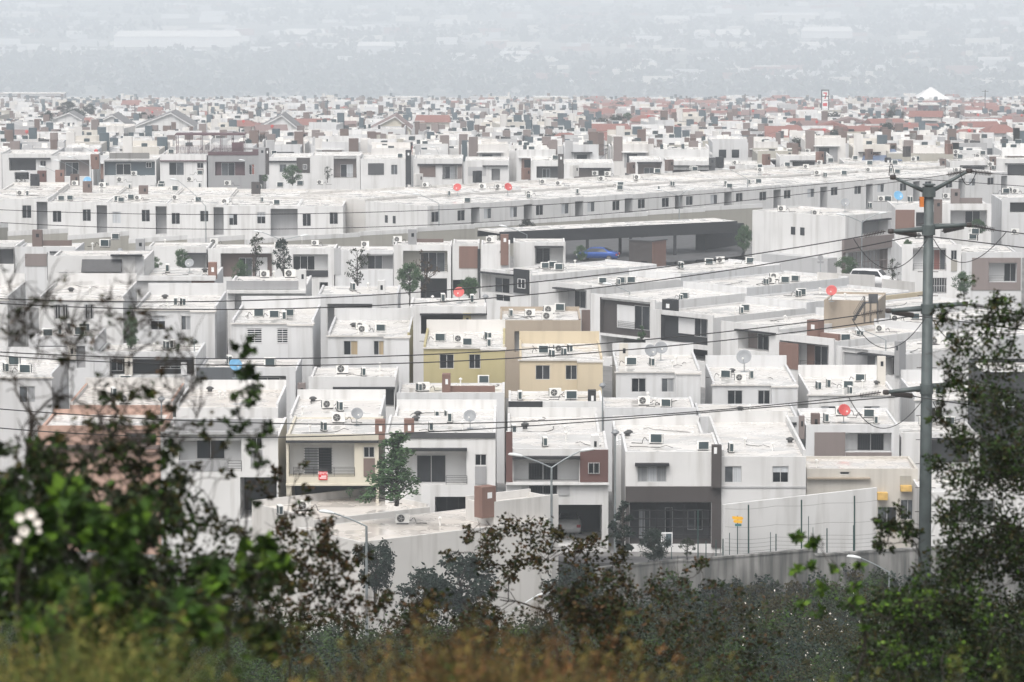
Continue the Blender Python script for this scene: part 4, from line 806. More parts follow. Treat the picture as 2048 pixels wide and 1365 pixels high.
for y in ys:
    hw = 70 + abs(y) * .28
    for i in range(NC + 1): x = -hw + 2 * hw * i / NC; gb.v.append((x, y, ground_z(x, y)))
for j in range(len(ys) - 1):
    for i in range(NC):
        k = j * (NC + 1) + i; gb.f.append((k, k + 1, k + NC + 2, k + NC + 1)); gb.m.append(0)
m, n, b = nodes_of('earth')
gp = N(n, 'ShaderNodeNewGeometry'); sx = N(n, 'ShaderNodeSeparateXYZ'); n.links.new(gp.outputs['Position'], sx.inputs[0])
soil = mixc(n, ramp(n, pnoise(n, .6, 5), .35, .65), (.075, .06, .038), (.05, .055, .026))
pav = mixc(n, ramp(n, pnoise(n, .25, 4), .4, .6), (.17, .165, .16), (.11, .11, .108))
val = mixc(n, ramp(n, pnoise(n, .012, 6), .45, .62), (.055, .065, .05), (.16, .15, .13))
c1 = mixc(n, ramp(n, sx.outputs[1], 247, 252), soil, pav); c2 = mixc(n, ramp(n, sx.outputs[1], 1905, 2000), c1, val)
n.links.new(c2, b.inputs['Base Color']); b.inputs['Roughness'].default_value = .9; MAT['earth'] = m
go = gb.build('ground', 'earth', smooth=True); go['kind'] = 'structure'
def strip(name, pts, mat, dz=.06):  # pts: left/right pairs
    q = MB(); k = 0
    for (a, b) in pts: q.v += [(a[0], a[1], a[2] + dz), (b[0], b[1], b[2] + dz)]
    for i in range(len(pts) - 1): q.f.append((2 * i, 2 * i + 1, 2 * i + 3, 2 * i + 2)); q.m.append(0)
    o = q.build(name, mat); o['kind'] = 'structure'; return o
# street before the front row, and the paved lot below the carport
zs_ = 2.25
q = MB(); q.box(-8, 249.3, zs_ - 3, 24, 254.5, zs_); o = q.build('street', 'asphalt'); o['kind'] = 'structure'
q = MB(); q.box(-8, 254.6, zs_ - 3, 24, 256.2, zs_ + .13); o = q.build('pavement', 'concretepave'); o['kind'] = 'structure'
# ================================================================ carport
SCP = 18.0
def cp(px, py, s): return P(px, py, dist(py, s))
cr = empty('carport', cp(1230, 530, 18.2)); tag(cr, 'long black steel carport with white roof sheets behind the oblique block', 'carport'); o0 = cr.location.copy()
A = cp(1000, 466, 18.6); B = cp(1475, 444, 18.0); nrm = Vector((-(B - A).y, (B - A).x, 0)).normalized()
def sub(p): return tuple(p - o0)
def obox(name, a, b, zlo, zhi, th, mat, parent, off=0.0):
    a = Vector(a); b = Vector(b); n_ = Vector((-(b - a).y, (b - a).x, 0)).normalized(); q = MB()
    V = [a + n_ * off, b + n_ * off, b + n_ * (off + th), a + n_ * (off + th)]
    q.v = [(p.x - o0.x, p.y - o0.y, p.z + zlo - o0.z) for p in V] + [(p.x - o0.x, p.y - o0.y, p.z + zhi - o0.z) for p in V]
    q.f = [(3, 2, 1, 0), (4, 5, 6, 7), (0, 1, 5, 4), (1, 2, 6, 5), (2, 3, 7, 6), (3, 0, 4, 7)]; q.m = [0] * 6
    return q.build(name, mat, parent)
obox('fascia', A, B, -1.2, .08, .15, 'char', cr); obox('roof_sheet', A, B, -.12, .06, 4.8, 'roof', cr, .16); obox('fascia', A, B, -.8, -.15, .15, 'char', cr, 5.0)
zf = cp(1196, 521, 18.4).z
for f in (.32, .365, .585, .63, .68, .735):
    a_ = A + (B - A) * f; q = MB(); p_ = a_ + nrm * (.25 if f in (.365, .735) else 4.5); q.box(p_.x - .17 - o0.x, p_.y - .17 - o0.y, zf - 1 - o0.z, p_.x + .17 - o0.x, p_.y + .17 - o0.y, a_.z - .5 - o0.z); q.build('post', 'char', cr)
C0 = cp(1396, 456, 17.9); C1 = cp(1474, 452, 17.6); obox('end_wall', C0, C1, -4.4, .35, 1.2, 'char', cr, -.9)
# guard hut below the carport
hA = cp(1258, 479, 18.9); r = empty('guard_hut', (hA.x, hA.y, hA.z - 3.2), math.radians(-35)); tag(r, 'small brown brick hut in front of the carport', 'hut')
q = MB(); q.box(0, 0, -1, 2.9, 2.7, 3.1); q.build('wall', ['dbrown'], r)
q = MB(); q.box(2.9, .02, -1, 2.95, 2.68, 3.09); q.build('side_cladding', 'brick', r)
q = MB(); q.box(-.1, -.1, 3.1, 3.05, 2.8, 3.2); q.build('roof', 'dgrey', r); q = MB(); q.box(1.6, -.03, .2, 2.3, .01, 1.0); q.build('window', 'gd', r)
# paved lot
a = zf - .02
q = MB()
for p_ in ((1120, 533, 18.9), (1480, 529, 18.2), (1510, 470, 17.0), (1130, 478, 17.4)):
    w_ = cp(*p_); q.v.append((w_.x, w_.y, a))
q.f = [(0, 1, 2, 3)]; q.m = [0]; o = q.build('parking_lot', 'asphalt'); o['kind'] = 'structure'
# ================================================================ cars
def car(loc, rz, paint, label, kind='sedan', scale=1.0):
    r = empty('parked_car', loc, rz); r.scale = (scale,) * 3; tag(r, label, 'car')
    if kind == 'sedan': st = [(-2.25, .45, .62, .68, .5), (-2.15, .62, .8, .8, .72), (-1.5, .85, .98, .85, .76), (-.75, .90, 1.40, .86, .58), (.1, .92, 1.45, .86, .60), (.75, .92, 1.40, .86, .58), (1.55, .92, 1.02, .85, .74), (2.1, .80, .93, .82, .74), (2.25, .50, .62, .72, .62)]
    else: st = [(-2.3, .55, .75, .75, .6), (-2.2, .8, 1.0, .85, .78), (-1.2, 1.02, 1.12, .92, .8), (-.6, 1.05, 1.72, .92, .72), (.6, 1.05, 1.78, .92, .74), (1.9, 1.05, 1.74, .92, .72), (2.25, 1.0, 1.12, .9, .74), (2.35, .6, .75, .8, .7)]
    b = MB(); n_ = len(st); zb = .28
    for (x, zB, zT, wB, wT) in st: b.v += [(x, -wB * .96, zb), (x, -wB, zB * .7), (x, -wB * .97, zB), (x, -wT, zT), (x, wT, zT), (x, wB * .97, zB), (x, wB, zB * .7), (x, wB * .96, zb)]
    for i in range(n_ - 1):
        for j in range(8): k = (j + 1) % 8; b.f.append((i * 8 + j, i * 8 + k, (i + 1) * 8 + k, (i + 1) * 8 + j)); b.m.append(0)
    b.f += [tuple(range(8)), tuple((n_ - 1) * 8 + j for j in range(8))]; b.m += [0, 0]
    b.build('body', paint, r, True)
    cab = [i for i in range(n_) if st[i][2] > 1.3]; i0, i1 = cab[0], cab[-1]
    for sg in (-1, 1):
        g = MB(); pa, pb_, pc, pd = st[i0 - 1], st[i0], st[i1], st[i1 + 1]
        def sp(s_, f): return (s_[0], sg * ((s_[3] * .97) * (1 - f) + s_[4] * f + .012), s_[1] + (s_[2] - s_[1]) * f)
        for i in range(i0, i1): g.quad(sp(st[i], .12), sp(st[i + 1], .12), sp(st[i + 1], .85), sp(st[i], .85))
        mid = lambda p, q_, t: tuple(p[k] + (q_[k] - p[k]) * t for k in range(3))
        g.tri(mid(sp(pa, .1), sp(pb_, .12), .35), sp(pb_, .12), sp(pb_, .85)); g.tri(mid(sp(pd, .1), sp(pc, .12), .35), sp(pc, .12), sp(pc, .85)); g.build('side_window', 'gd', r)
    for ia, ib, nm in ((i0 - 1, i0, 'windscreen'), (i1 + 1, i1, 'rear_window')):
        pa, pb_ = st[ia], st[ib]; g = MB(); f = lambda t, sg: (pa[0] + (pb_[0] - pa[0]) * t, sg * (pa[4] + (pb_[4] - pa[4]) * t - .05), pa[2] + (pb_[2] - pa[2]) * t + .012); g.quad(f(.12, -1), f(.12, 1), f(.94, 1), f(.94, -1)); g.build(nm, 'gd', r)
    for x in (-1.4, 1.4):
        for sg in (-1, 1):
            w_ = MB(); w_.lathe([(.2, -.11), (.31, -.11), (.32, -.06), (.32, .06), (.31, .11), (.2, .11)], 16, 'y', (x, sg * .78, .32)); wo = w_.build('wheel', 'tyre', r, True)
            w_ = MB(); w_.lathe([(.001, .1 * sg), (.2, .1 * sg), (.21, .05 * sg)], 12, 'y', (x, sg * .78, .32)); w_.build('rim', 'chrome', wo)
    for sg in (-1, 1):
        g = MB(); g.box(2.14, sg * .66 - .14, .62, 2.262, sg * .66 + .14, .82); g.build('tail_light', 'redlamp', r); g = MB(); g.box(-2.255, sg * .58 - .16, .55, -2.13, sg * .58 + .16, .70); g.build('headlight', 'acwhite', r)
    g = MB(); g.box(2.25, -.24, .52, 2.268, .24, .63); g.build('number_plate', 'whiteframe', r)
    return r
p_ = cp(1196, 521, 18.4); p_.z = zf; car(p_, math.radians(-14), 'carblue', 'blue sedan parked under the carport', scale=1.0)
p_ = P(1137, 1077, 258.6); p_.z = A4.zb + .05; car(p_, math.radians(-90), 'carwhite', 'white sedan showing its red tail lights in the open garage', scale=.95)
p_ = cp(1747, 561, 20.6); p_.z = cp(1747, 556, 20.6).z - .9; car(p_, math.radians(160), 'carwhite', 'white van parked behind the low wall by the taupe gate', 'van')
q = MB(); w_ = A4.org; q.box(A4.org.x + 1.4, 255.2, A4.zb - 2, A4.org.x + 6.2, 261.5, A4.zb + .05); o = q.build('garage_floor', 'concretepave'); o['kind'] = 'structure'
# low walls near the van and on the roofs beside it
slabwall('low_wall', 'low white wall in front of the parked van', 1637, 545, 1750, 551, 21.5, 21.3, 1.2, ['warm'], band=0)
slabwall('low_wall', 'low cream edged wall right of the tan roof room', 1757, 594, 1850, 583, 22.6, 22.3, 1.2, ['cream'], band=0)
slabwall('low_wall', 'low white wall between van and steel pole', 1766, 558, 1830, 565, 21.6, 21.5, 1.2, ['warm'], band=0)
# ================================================================ walls, fence and signs at the street edge
slabwall('white_lot_wall', 'tall white lot wall beside the charcoal framed house', 1447, 1010, 1754, 976, 31.9, 31.6, 4.0, ['white'], th=.25, band=0)
slabwall('retaining_wall', 'stained concrete retaining wall right of the stepped joint, below the green fence', 1370, 1124, 1635, 1101, 32.6, 32.4, 2.0, ['oldconcrete'], th=.3, cap=.12, band=0)
slabwall('retaining_wall', 'stained concrete retaining wall at the right, below the steel pole', 1630, 1113, 2160, 1080, 32.6, 32.2, 2.0, ['oldconcrete'], th=.3, cap=.12, band=0)
slabwall('retaining_wall', 'stained concrete retaining wall left of the stepped joint', 1190, 1140, 1372, 1122, 32.7, 32.6, 2.0, ['oldconcrete'], th=.3, cap=.12, band=0)
fr = empty('wire_fence', P(1497, 1118, 247)); tag(fr, 'dark green post and wire fence on the retaining wall', 'fence'); o0 = fr.location.copy()
posts = [(1497, 1010, 1116, .05), (1603, 1000, 1104, .05), (1709, 992, 1103, .05), (1552, 1068, 1108, .04), (1654, 1057, 1108, .04), (1707, 1051, 1102, .035), (1446, 1078, 1116, .04), (1459, 1066, 1112, .025), (1617, 1033, 1104, .025), (1541, 1065, 1107, .025), (1396, 1020, 1124, .04), (1412, 1082, 1120, .035), (1432, 1080, 1118, .035), (1626, 1055, 1102, .02)]
for x, ya, yb, rad in posts:
    q = MB(); q.bar(sub(P(x, ya, 247.5)), sub(P(x, yb + 8, 247.5)), rad, 6); q.build('post', 'greenmetal', fr)
for k, (ya, yb) in enumerate([(1018, 1000), (1054, 1040), (1078, 1066), (1086, 1074), (1094, 1082), (1101, 1090)]):
    q = MB(); pts = []
    for i in range(13):
        f = i / 12; x = 1450 + (1755 - 1450) * f; sag = 3.5 * abs(math.sin(f * math.pi * 2.9)); pts.append(Vector(sub(P(x, ya + (yb - ya) * f + sag, 247.5))))
    q.path(pts, .009, 4); q.build('wire_strand', 'wire', fr)
r = empty('street_sign', P(1475, 1110, 247.2)); tag(r, 'yellow arrow sign with teal plate on a thin post', 'sign'); o0 = r.location.copy()
q = MB(); q.bar(sub(P(1475, 1114, 247.2)), sub(P(1475, 1032, 247.2)), .03, 6); q.build('post', 'greenmetal', r)
def plate(nm, pts, mat, th=.03):
    q = MB(); k = len(pts); F_ = [Vector(sub(P(x, y, 247.1))) for x, y in pts]
    q.v = [tuple(p) for p in F_] + [(p.x, p.y + th, p.z) for p in F_]; q.f = [tuple(range(k)), tuple(range(2 * k - 1, k - 1, -1))] + [(i, (i + 1) % k, k + (i + 1) % k, k + i) for i in range(k)]; q.m = [0] * len(q.f); return q.build(nm, mat, r)
plate('arrow_plate', [(1464, 1033), (1484, 1034), (1487, 1037), (1484, 1041), (1465, 1039)], 'signyellow'); plate('arrow_plate', [(1469, 1040), (1485, 1042), (1484, 1047), (1469, 1046), (1466, 1043)], 'signyellow'); plate('name_plate', [(1470, 1048), (1483, 1048), (1483, 1053), (1470, 1053)], 'signteal')
r = empty('street_sign', cp(1641, 548, 20.8)); tag(r, 'back of a round road sign beside the long side wall', 'sign'); o0 = r.location.copy()
q = MB(); q.bar(sub(cp(1641, 550, 20.8)), sub(cp(1641, 512, 20.8)), .035, 6); q.build('post', 'galv', r)
q = MB(); c_ = Vector(sub(cp(1641, 516, 20.8))); q.lathe([(.001, -.04), (.28, -.04), (.28, -.02), (.001, -.02)], 16, 'y', tuple(c_)); q.build('round_plate', 'grey', r); c_ = Vector(sub(cp(1641, 525, 20.8))); q = MB(); q.box(c_.x - .3, c_.y - .04, c_.z - .1, c_.x + .3, c_.y - .02, c_.z + .1); q.build('lower_plate', 'grey', r)
# notice panel before the charcoal framed house
r = empty('notice_panel', P(1332, 1118, 250)); tag(r, 'small framed notice panel between the dark shrubs', 'sign'); o0 = r.location.copy()
for x in (1323, 1343): q = MB(); q.bar(sub(P(x, 1120, 250)), sub(P(x, 1066, 250)), .025, 5); q.build('post', 'greenmetal', r)
a = sub(P(1322, 1094, 250)); b = sub(P(1345, 1065, 250)); q = MB(); q.box(a[0], a[1] - .05, a[2], b[0], a[1], b[2]); fp = q.build('frame', 'whiteframe', r)
q = MB(); q.box(a[0] + .3, a[1] - .065, a[2] + .08, b[0] - .06, a[1] - .05, b[2] - .08); q.build('panel', 'bluegrey', fp); q = MB(); q.box(a[0] + .05, a[1] - .065, a[2] + .08, a[0] + .27, a[1] - .05, b[2] - .08); q.build('panel', 'lgrey', fp)
# rental sign on the balcony
u0, z1 = A2.fac(637, 937, -.06); u1, z0 = A2.fac(655, 960, -.06)
r = empty('rental_sign', A2.org + A2.dx * u0 + Vector((0, -.08, z0))); tag(r, 'red and black sign reading RENTA tied to the balcony rail', 'sign')
w_, h_ = u1 - u0, z1 - z0; q = MB(); q.box(0, -.01, 0, w_, .01, h_ * .72); q.build('panel', 'signred', r); q = MB(); q.box(0, -.01, h_ * .72 + .002, w_, .01, h_); q.build('top_band', 'blackmetal', r)
def text_mesh(txt, size, mat, parent, loc):
    cu = bpy.data.curves.new('lettering', 'FONT'); cu.body = txt; cu.size = size; cu.align_x = 'CENTER'; cu.extrude = .002
    to = bpy.data.objects.new('lettering', cu); COL.objects.link(to); dg = bpy.context.evaluated_depsgraph_get(); me = bpy.data.meshes.new_from_object(to.evaluated_get(dg)); bpy.data.objects.remove(to)
    me.materials.clear(); me.materials.append(MAT[mat]); o = link('lettering', me, parent, loc); o.rotation_euler = (math.pi / 2, 0, 0); return o
text_mesh('RENTA', .21, 'whiteframe', r, (w_ / 2, -.014, h_ * .48)); 
for i in range(2): q = MB(); q.box(w_ * (.30 if i == 0 else .12), -.014, h_ * (.28 - .16 * i), w_ * .88, -.011, h_ * (.36 - .16 * i)); q.build('number_line', 'whiteframe', r)
# ================================================================ roof pergola, stair and other roof structures
r = empty('roof_pergola', cp(420, 309, 14.2)); tag(r, 'dark red steel pergola with patterned railing on the grey and maroon house', 'pergola'); o0 = r.location.copy()
for x in (353, 376, 402, 441, 464, 487):
    for dy, yt in ((0, 272), (3.0, 270)):
        a = cp(x, 309, 14.2); b = cp(x, yt, 14.2); q = MB(); q.bar(sub(a + Vector((0, dy, 0))), sub(b + Vector((0, dy, 0))), .06, 4); q.build('post', 'maroon', r)
a = cp(350, 271, 14.2); b = cp(490, 271, 14.2); q = MB(); q.box(a.x - o0.x, a.y - .2 - o0.y, a.z - o0.z, b.x - o0.x, a.y + 3.4 - o0.y, a.z + .18 - o0.z); q.build('roof_sheet', 'maroon', r)
for i in range(7):
    a = cp(353, 291 + i * 2.4, 14.2); b = cp(487, 291 + i * 2.4, 14.2); q = MB(); q.bar(sub(a), sub(b), .028, 4); q.build('rail', 'maroon', r)
for i in range(26):
    x = 355 + i * 5.2; q = MB(); q.bar(sub(cp(x, 291 + (i % 2) * 3, 14.2)), sub(cp(x + (i % 3) * 2, 307, 14.2)), .025, 4); q.build('baluster', 'maroon', r)
a = cp(473, 304, 14.2); q = MB(); q.box(a.x - o0.x - .6, a.y - o0.y + .1, a.z - o0.z - .5, a.x - o0.x + .9, a.y - o0.y + .6, a.z - o0.z + 1.3); q.build('tower', 'maroon', r)
r = empty('steel_stair', cp(1735, 645, 23.9)); tag(r, 'dark steel stair with landing against the tan roof room', 'stair'); o0 = r.location.copy()
for dy in (0, .9):
    v = Vector((0, -dy, 0))
    q = MB(); q.bar(sub(cp(1706, 640, 23.9) + v), sub(cp(1728, 604, 23.9) + v), .06, 4); q.build('stringer', 'blackmetal', r)
    q = MB(); q.bar(sub(cp(1706, 628, 23.9) + v), sub(cp(1728, 592, 23.9) + v), .03, 4); q.build('handrail', 'blackmetal', r)
    for x, ya, yb in ((1728, 592, 645), (1740, 596, 645), (1754, 600, 645)): q = MB(); q.bar(sub(cp(x, ya, 23.9) + v), sub(cp(x, yb, 23.9) + v), .04, 4); q.build('post', 'blackmetal', r)
for i in range(9):
    f = (i + .5) / 9; a = cp(1706 + 22 * f, 640 - 36 * f, 23.9) - o0; q = MB(); q.box(a.x - .14, a.y - .9, a.z - .02, a.x + .14, a.y, a.z + .02); q.build('tread', 'blackmetal', r)
a = cp(1728, 604, 23.9) - o0; b = cp(1754, 604, 23.9) - o0; q = MB(); q.box(a.x, a.y - .9, a.z - .05, b.x, a.y, a.z); q.build('landing', 'blackmetal', r)
q = MB(); q.box(a.x + .3, a.y - .85, a.z + .02, b.x, a.y - .8, a.z + .75); q.build('canvas', 'dgrey', r)
# ================================================================ street lamps
def head_mesh():
    q = MB()
    for i, (x, w_, h_) in enumerate([(0, .05, .05), (.15, .12, .09), (.45, .16, .12), (.72, .11, .08), (.8, .02, .02)]):
        q.v += [(x, -w_, 0), (x, -w_ * .7, h_), (x, w_ * .7, h_), (x, w_, 0), (x, w_ * .6, -.05), (x, -w_ * .6, -.05)]
    for i in range(4):
        for j in range(6): k = (j + 1) % 6; q.f.append((i * 6 + j, i * 6 + k, i * 6 + 6 + k, i * 6 + 6 + j)); q.m.append(0)
    return q.mesh('lamp_head', 'lamphead', True)
HEADM = head_mesh(); LN = [0]
def lamp(px, yt, yb, s, heads, label, rad=.07, dome=False, mat='galv'):
    d_ = dist((yt + yb) / 2, s); base = P(px, yb, d_); top = P(px, yt, d_); top.x = base.x
    r = empty('street_lamp', base); tag(r, label, 'street lamp', 'street lamps')
    q = MB(); q.bar((0, 0, -2.5), tuple(top - base), rad * 1.25, 8, 0, rad * .8); q.build('pole', mat, r)
    if dome:
        q = MB(); q.lathe([(.001, .22), (.14, .18), (.24, .06), (.26, 0), (.1, -.12), (.08, -.2)], 12, 'z', tuple(top - base)); q.build('lamp_head', 'dishgrey', r, True)
    for hx, hy in heads:
        e = P(hx, hy, d_); e.y = d_; t = top - base; dv = (e - base) - t; q = MB(); pts = []
        for i in range(6): f = i / 5; pts.append(t + Vector((dv.x * f, 0, dv.z * (f + .05 * math.sin(f * math.pi)))) if True else None)
        q.path(pts, rad * .6, 6); q.build('arm', mat, r)
        h_ = link('lamp_head', HEADM, r); h_.location = pts[-1]; sg = 1 if dv.x > 0 else -1; h_.rotation_euler = (0, -.15, 0 if sg > 0 else math.pi); h_.scale = (1.1, 1.1, 1.1)
lamp(563, 481, 562, 19.5, [(524, 465), (600, 473)], 'double armed street lamp among the dark leafy trees left of centre')
lamp(878, 408, 476, 17, [(840, 390)], 'single arm street lamp before the receding white row, centre', .06)
lamp(412, 413, 488, 18, [(355, 361)], 'single arm street lamp before the long white row', .06)
lamp(1103, 936, 1026, 33, [(1045, 913), (1160, 903)], 'double armed street lamp in front of the dark red clad house', .075)
lamp(734, 1053, 1330, 35.0, [(668, 1027)], 'tall street lamp standing nearest, in front of the nearest house', .085)
lamp(999, 1245, 1345, 36, [(1072, 1193)], 'street lamp whose arm and white head rise from the dark scrub', .07, mat='lamphead')
lamp(1777, 1145, 1292, 33, [(1722, 1117)], 'street lamp below the retaining wall left of the steel pole', .07)
lamp(1230, 866, 1040, 31.8, [], 'dome topped lamp post left of the charcoal framed house', .06, True)
lamp(1205, 772, 838, 28.6, [], 'dome topped lamp post below the cream house', .05, True)
lamp(389, 684, 748, 28, [], 'dome topped lamp post beside the slate stone parapet', .05, True)
lamp(324, 799, 942, 30.8, [], 'dome topped lamp post beside the grey balcony house', .06, True)
lamp(241, 502, 565, 24, [], 'dome topped lamp post before the tiled awning', .05, True)
lamp(971, 594, 655, 25.2, [], 'dome topped lamp post right of the deep black balcony', .05, True)
lamp(1259, 585, 704, 22, [(1224, 570)], 'street lamp in front of the dark brown framed balcony', .07)
lamp(1054, 470, 532, 19, [(1014, 454)], 'street lamp at the left end of the carport', .06)
lamp(1358, 393, 522, 17.2, [(1326, 382), (1374, 381)], 'tall double armed street lamp rising through the carport', .06)
lamp(1495, 359, 412, 15.6, [(1460, 340)], 'street lamp before the receding white row, right part', .06)
lamp(1723, 445, 548, 20, [(1690, 431), (1757, 428)], 'double armed street lamp before the taupe gate', .06)
lamp(1771, 681, 748, 25, [(1730, 663)], 'street lamp before the slim grey tower, left of the steel pole', .06)
lamp(555, 873, 1020, 31, [(495, 855)], 'street lamp between the grey balcony house and the rental sign', .07)
for px, y, hx, hy, o in ((92, 362, 54, 344, 'first'), (128, 354, 90, 335, 'second'), (156, 342, 121, 323, 'third'), (183, 334, 147, 316, 'fourth')): lamp(px, y, y + 40, 15, [(hx, hy)], '%s from left of four overlapping street lamps at far left' % o, .05)
lamp(196, 311, 340, 14.5, [(166, 295), (228, 297)], 'double armed street lamp above the blue grey front', .05)
for px, y, hx, hy, sc_, nm in ((517, 345, 490, 322, 14.5, 'before the tall grey tower'), (825, 335, 850, 310, 13.8, 'before the black post'), (882, 320, 872, 296, 13.5, 'above the brown panel house'), (1225, 340, 1195, 325, 13.5, 'right of the two tone recess'), (1290, 318, 1300, 300, 13, 'above the high grey recess'), (1640, 340, 1622, 320, 13, 'left of the blue roof'), (1890, 320, 1870, 302, 12.5, 'behind the pole arm'), (1373, 330, 1362, 312, 13, 'above the low dark window'), (1545, 312, 1525, 292, 12, 'in the haze right of centre')):
    lamp(px, y, y + 45, sc_, [(hx, hy)], 'small far street lamp ' + nm, .045)
UP = sorted([(416, 205, 245, 8), (858, 215, 262, 9), (655, 200, 240, 8), (1145, 205, 245, 8), (1380, 195, 240, 7.5), (1490, 188, 222, 7.5), (1500, 205, 240, 8), (810, 210, 250, 8.5), (1340, 205, 240, 8), (1970, 180, 215, 7.5), (1890, 200, 240, 8), (270, 208, 244, 8.5), (1080, 230, 262, 9.5)])
for i, (px, ya, yb, s_) in enumerate(UP):
    a = P(px, yb, dist(yb, s_)); b = P(px, ya, dist(yb, s_)); r = empty('utility_pole', a); tag(r, 'thin distant utility pole, %s from left in the haze' % ORD[i], 'pole', 'distant utility poles')
    q = MB(); q.bar((0, 0, -3), (0, 0, b.z - a.z), .14, 6, 0, .1); q.build('pole', 'dgrey', r); q = MB(); q.box(-.9, -.06, b.z - a.z - .5, .9, .06, b.z - a.z - .38); q.build('crossarm', 'dgrey', r)
# ================================================================ steel power pole and lines
DP = 178.0
pb = P(1849, 1300, DP); pt = P(1856, 371, DP); pb.x = pt.x = (pb.x + pt.x) / 2
pole = empty('power_pole', pb); tag(pole, 'tall grey green steel power pole with three tiers of arms', 'power pole'); o0 = pb.copy()
q = MB(); q.bar((0, 0, -2), tuple(pt - pb), .32, 16, 0, .21); q.build('shaft', 'polemetal', pole, True)
q = MB(); t_ = pt - pb; q.bar((0, 0, t_.z), (0, 0, t_.z + .06), .29, 16); q.build('cap', 'polemetal', pole)
def rel(px, py, dd=0.0): return Vector(P(px, py, DP + dd)) - pb
def shaft_pt(py, sx): z = rel(1856, py).z; return Vector((sx * .26, 0, z))
TIERS = [(383, (1786, 355), 381, (1938, 342), .10), (459, (1782, 463), 454, (1938, 450), .13), (617, (1777, 622), 613, (1930, 608), .13), (777, (1772, 785), 773, (1935, 766), .13)]
for yl, L_, yr, R_, rad in TIERS:
    for y_, e_, sx in ((yl, L_, -1), (yr, R_, 1)):
        q = MB(); q.bar(shaft_pt(y_, sx * .7), rel(*e_), rad, 10, 0, rad * .6); q.build('arm', 'polemetal', pole, True)
        q = MB(); e = rel(*e_); q.lathe([(.001, -.12), (.13, -.1), (.15, 0), (.13, .1), (.001, .12)], 8, 'z', tuple(e)); q.build('arm_tip', 'insul', pole)
    q = MB(); z = shaft_pt(yl, 1).z; q.bar((0, 0, z - .25), (0, 0, z + .2), .30, 16); q.build('arm_collar', 'polemetal', pole)
def insul(a, b, n_=13, r0=.125):
    a, b = Vector(a), Vector(b); q = MB(); d_ = (b - a); q.bar(a, b, .028, 6)
    for i in range(n_):
        f = .1 + .8 * i / (n_ - 1); c = a + d_ * f; u = d_.normalized(); q.bar(c - u * .012, c + u * .012, r0, 10, 0, r0 * .75)
    q.build('insulator', 'insul', pole)
for a, b, dd in [((1771, 463), (1725, 473), 0), ((1789, 463), (1836, 471), 1.0), ((1944, 451), (1992, 461), 0), ((1930, 453), (1884, 463), 1.0), ((1766, 622), (1719, 631), 0), ((1782, 624), (1830, 632), 1.0), ((1762, 785), (1717, 792), 0), ((1780, 787), (1828, 793), 1.0), ((1938, 343), (1893, 350), .3), ((1940, 343), (1985, 348), 0), ((1936, 609), (1980, 617), 0), ((1941, 767), (1985, 775), 0)]:
    insul(rel(*a, dd * .3), rel(*b, dd))
for y_ in range(400, 1130, 48):
    for sx in (-1, 1): q = MB(); p_ = shaft_pt(y_ + (sx > 0) * 0, sx); q.bar(p_ - Vector((sx * .05, 0, 0)), p_ + Vector((sx * .2, 0, 0)), .018, 5); q.build('step_bolt', 'insul', pole)
p_ = rel(1843, 404); q = MB(); q.box(p_.x - .09, -.2, p_.z - .22, p_.x + .09, .1, p_.z + .22); q.build('orange_box', 'orange', pole)
def cable(pts, label, rad=.021, d0=DP, d1=170, nm='power_line', cat='power line', closed=False, parent=None):
    # smooth curve through picture points, at a distance sliding from d0 to d1
    xs = [p[0] for p in pts]; order = np.argsort(xs); X = np.array(xs)[order]; Y = np.array([p[1] for p in pts])[order]
    co = np.polyfit(X, Y, min(3, len(X) - 1)); n_ = 40; W_ = []
    for i in range(n_ + 1):
        x = X[0] + (X[-1] - X[0]) * i / n_; f = (x - xs[0]) / (xs[-1] - xs[0]); W_.append(P(x, float(np.polyval(co, x)), d0 + (d1 - d0) * f))
    o_ = W_[0].copy(); q = MB(); q.path([w_ - o_ for w_ in W_], rad, 5); o = q.build(nm, 'wire', parent, True); o.location = o_
    if parent is None: tag(o, label, cat, 'power lines of the steel pole')
    else: o.location = o_ - parent.location
LEFT = [([(1725, 473), (1300, 538), (600, 598), (-40, 596)], 'upper power line of the second tier, running left', 0), ([(1836, 471), (1300, 563), (600, 617), (-40, 605)], 'lower power line of the second tier, running left', 1),
        ([(1719, 631), (1300, 679), (600, 717), (-40, 702)], 'upper power line of the third tier, running left', 0), ([(1830, 632), (1300, 696), (600, 731), (-40, 709)], 'lower power line of the third tier, running left', 1),
        ([(1717, 792), (1000, 845), (600, 848), (-40, 815)], 'upper power line of the lowest tier, running left', 0), ([(1828, 793), (1600, 807), (1000, 859), (600, 872), (-40, 853)], 'lower power line of the lowest tier, running left', 1),
        ([(1786, 355), (1348, 393), (600, 428), (-40, 418)], 'thin top line from the left arm tip, running left', 0), ([(1893, 350), (1348, 416), (600, 458), (-40, 443)], 'thin top line from the right arm tip, running left', 0)]
for pts, lb, dd in LEFT: cable(pts, lb, .015 if 'thin' in lb else .026, DP + dd, 168)
for pts, lb in [([(1992, 461), (2048, 468), (2200, 480)], 'outer power line of the second tier, running right'), ([(1836, 471), (1950, 484), (2200, 515)], 'inner power line of the second tier, running right'), ([(1830, 632), (1950, 647), (2200, 682)], 'inner power line of the third tier, running right'), ([(1980, 617), (2048, 626), (2200, 648)], 'outer power line of the third tier, running right'),
        ([(1828, 793), (1950, 812), (2200, 840)], 'inner power line of the lowest tier, running right'), ([(1985, 775), (2048, 783), (2200, 800)], 'outer power line of the lowest tier, running right'), ([(1790, 356), (1950, 366), (2200, 385)], 'thin top line from the left arm tip, running right'), ([(1985, 348), (2060, 352), (2200, 362)], 'thin top line from the right arm tip, running right')]:
    cable(pts, lb, .015 if 'thin' in lb else .026, DP, 172)
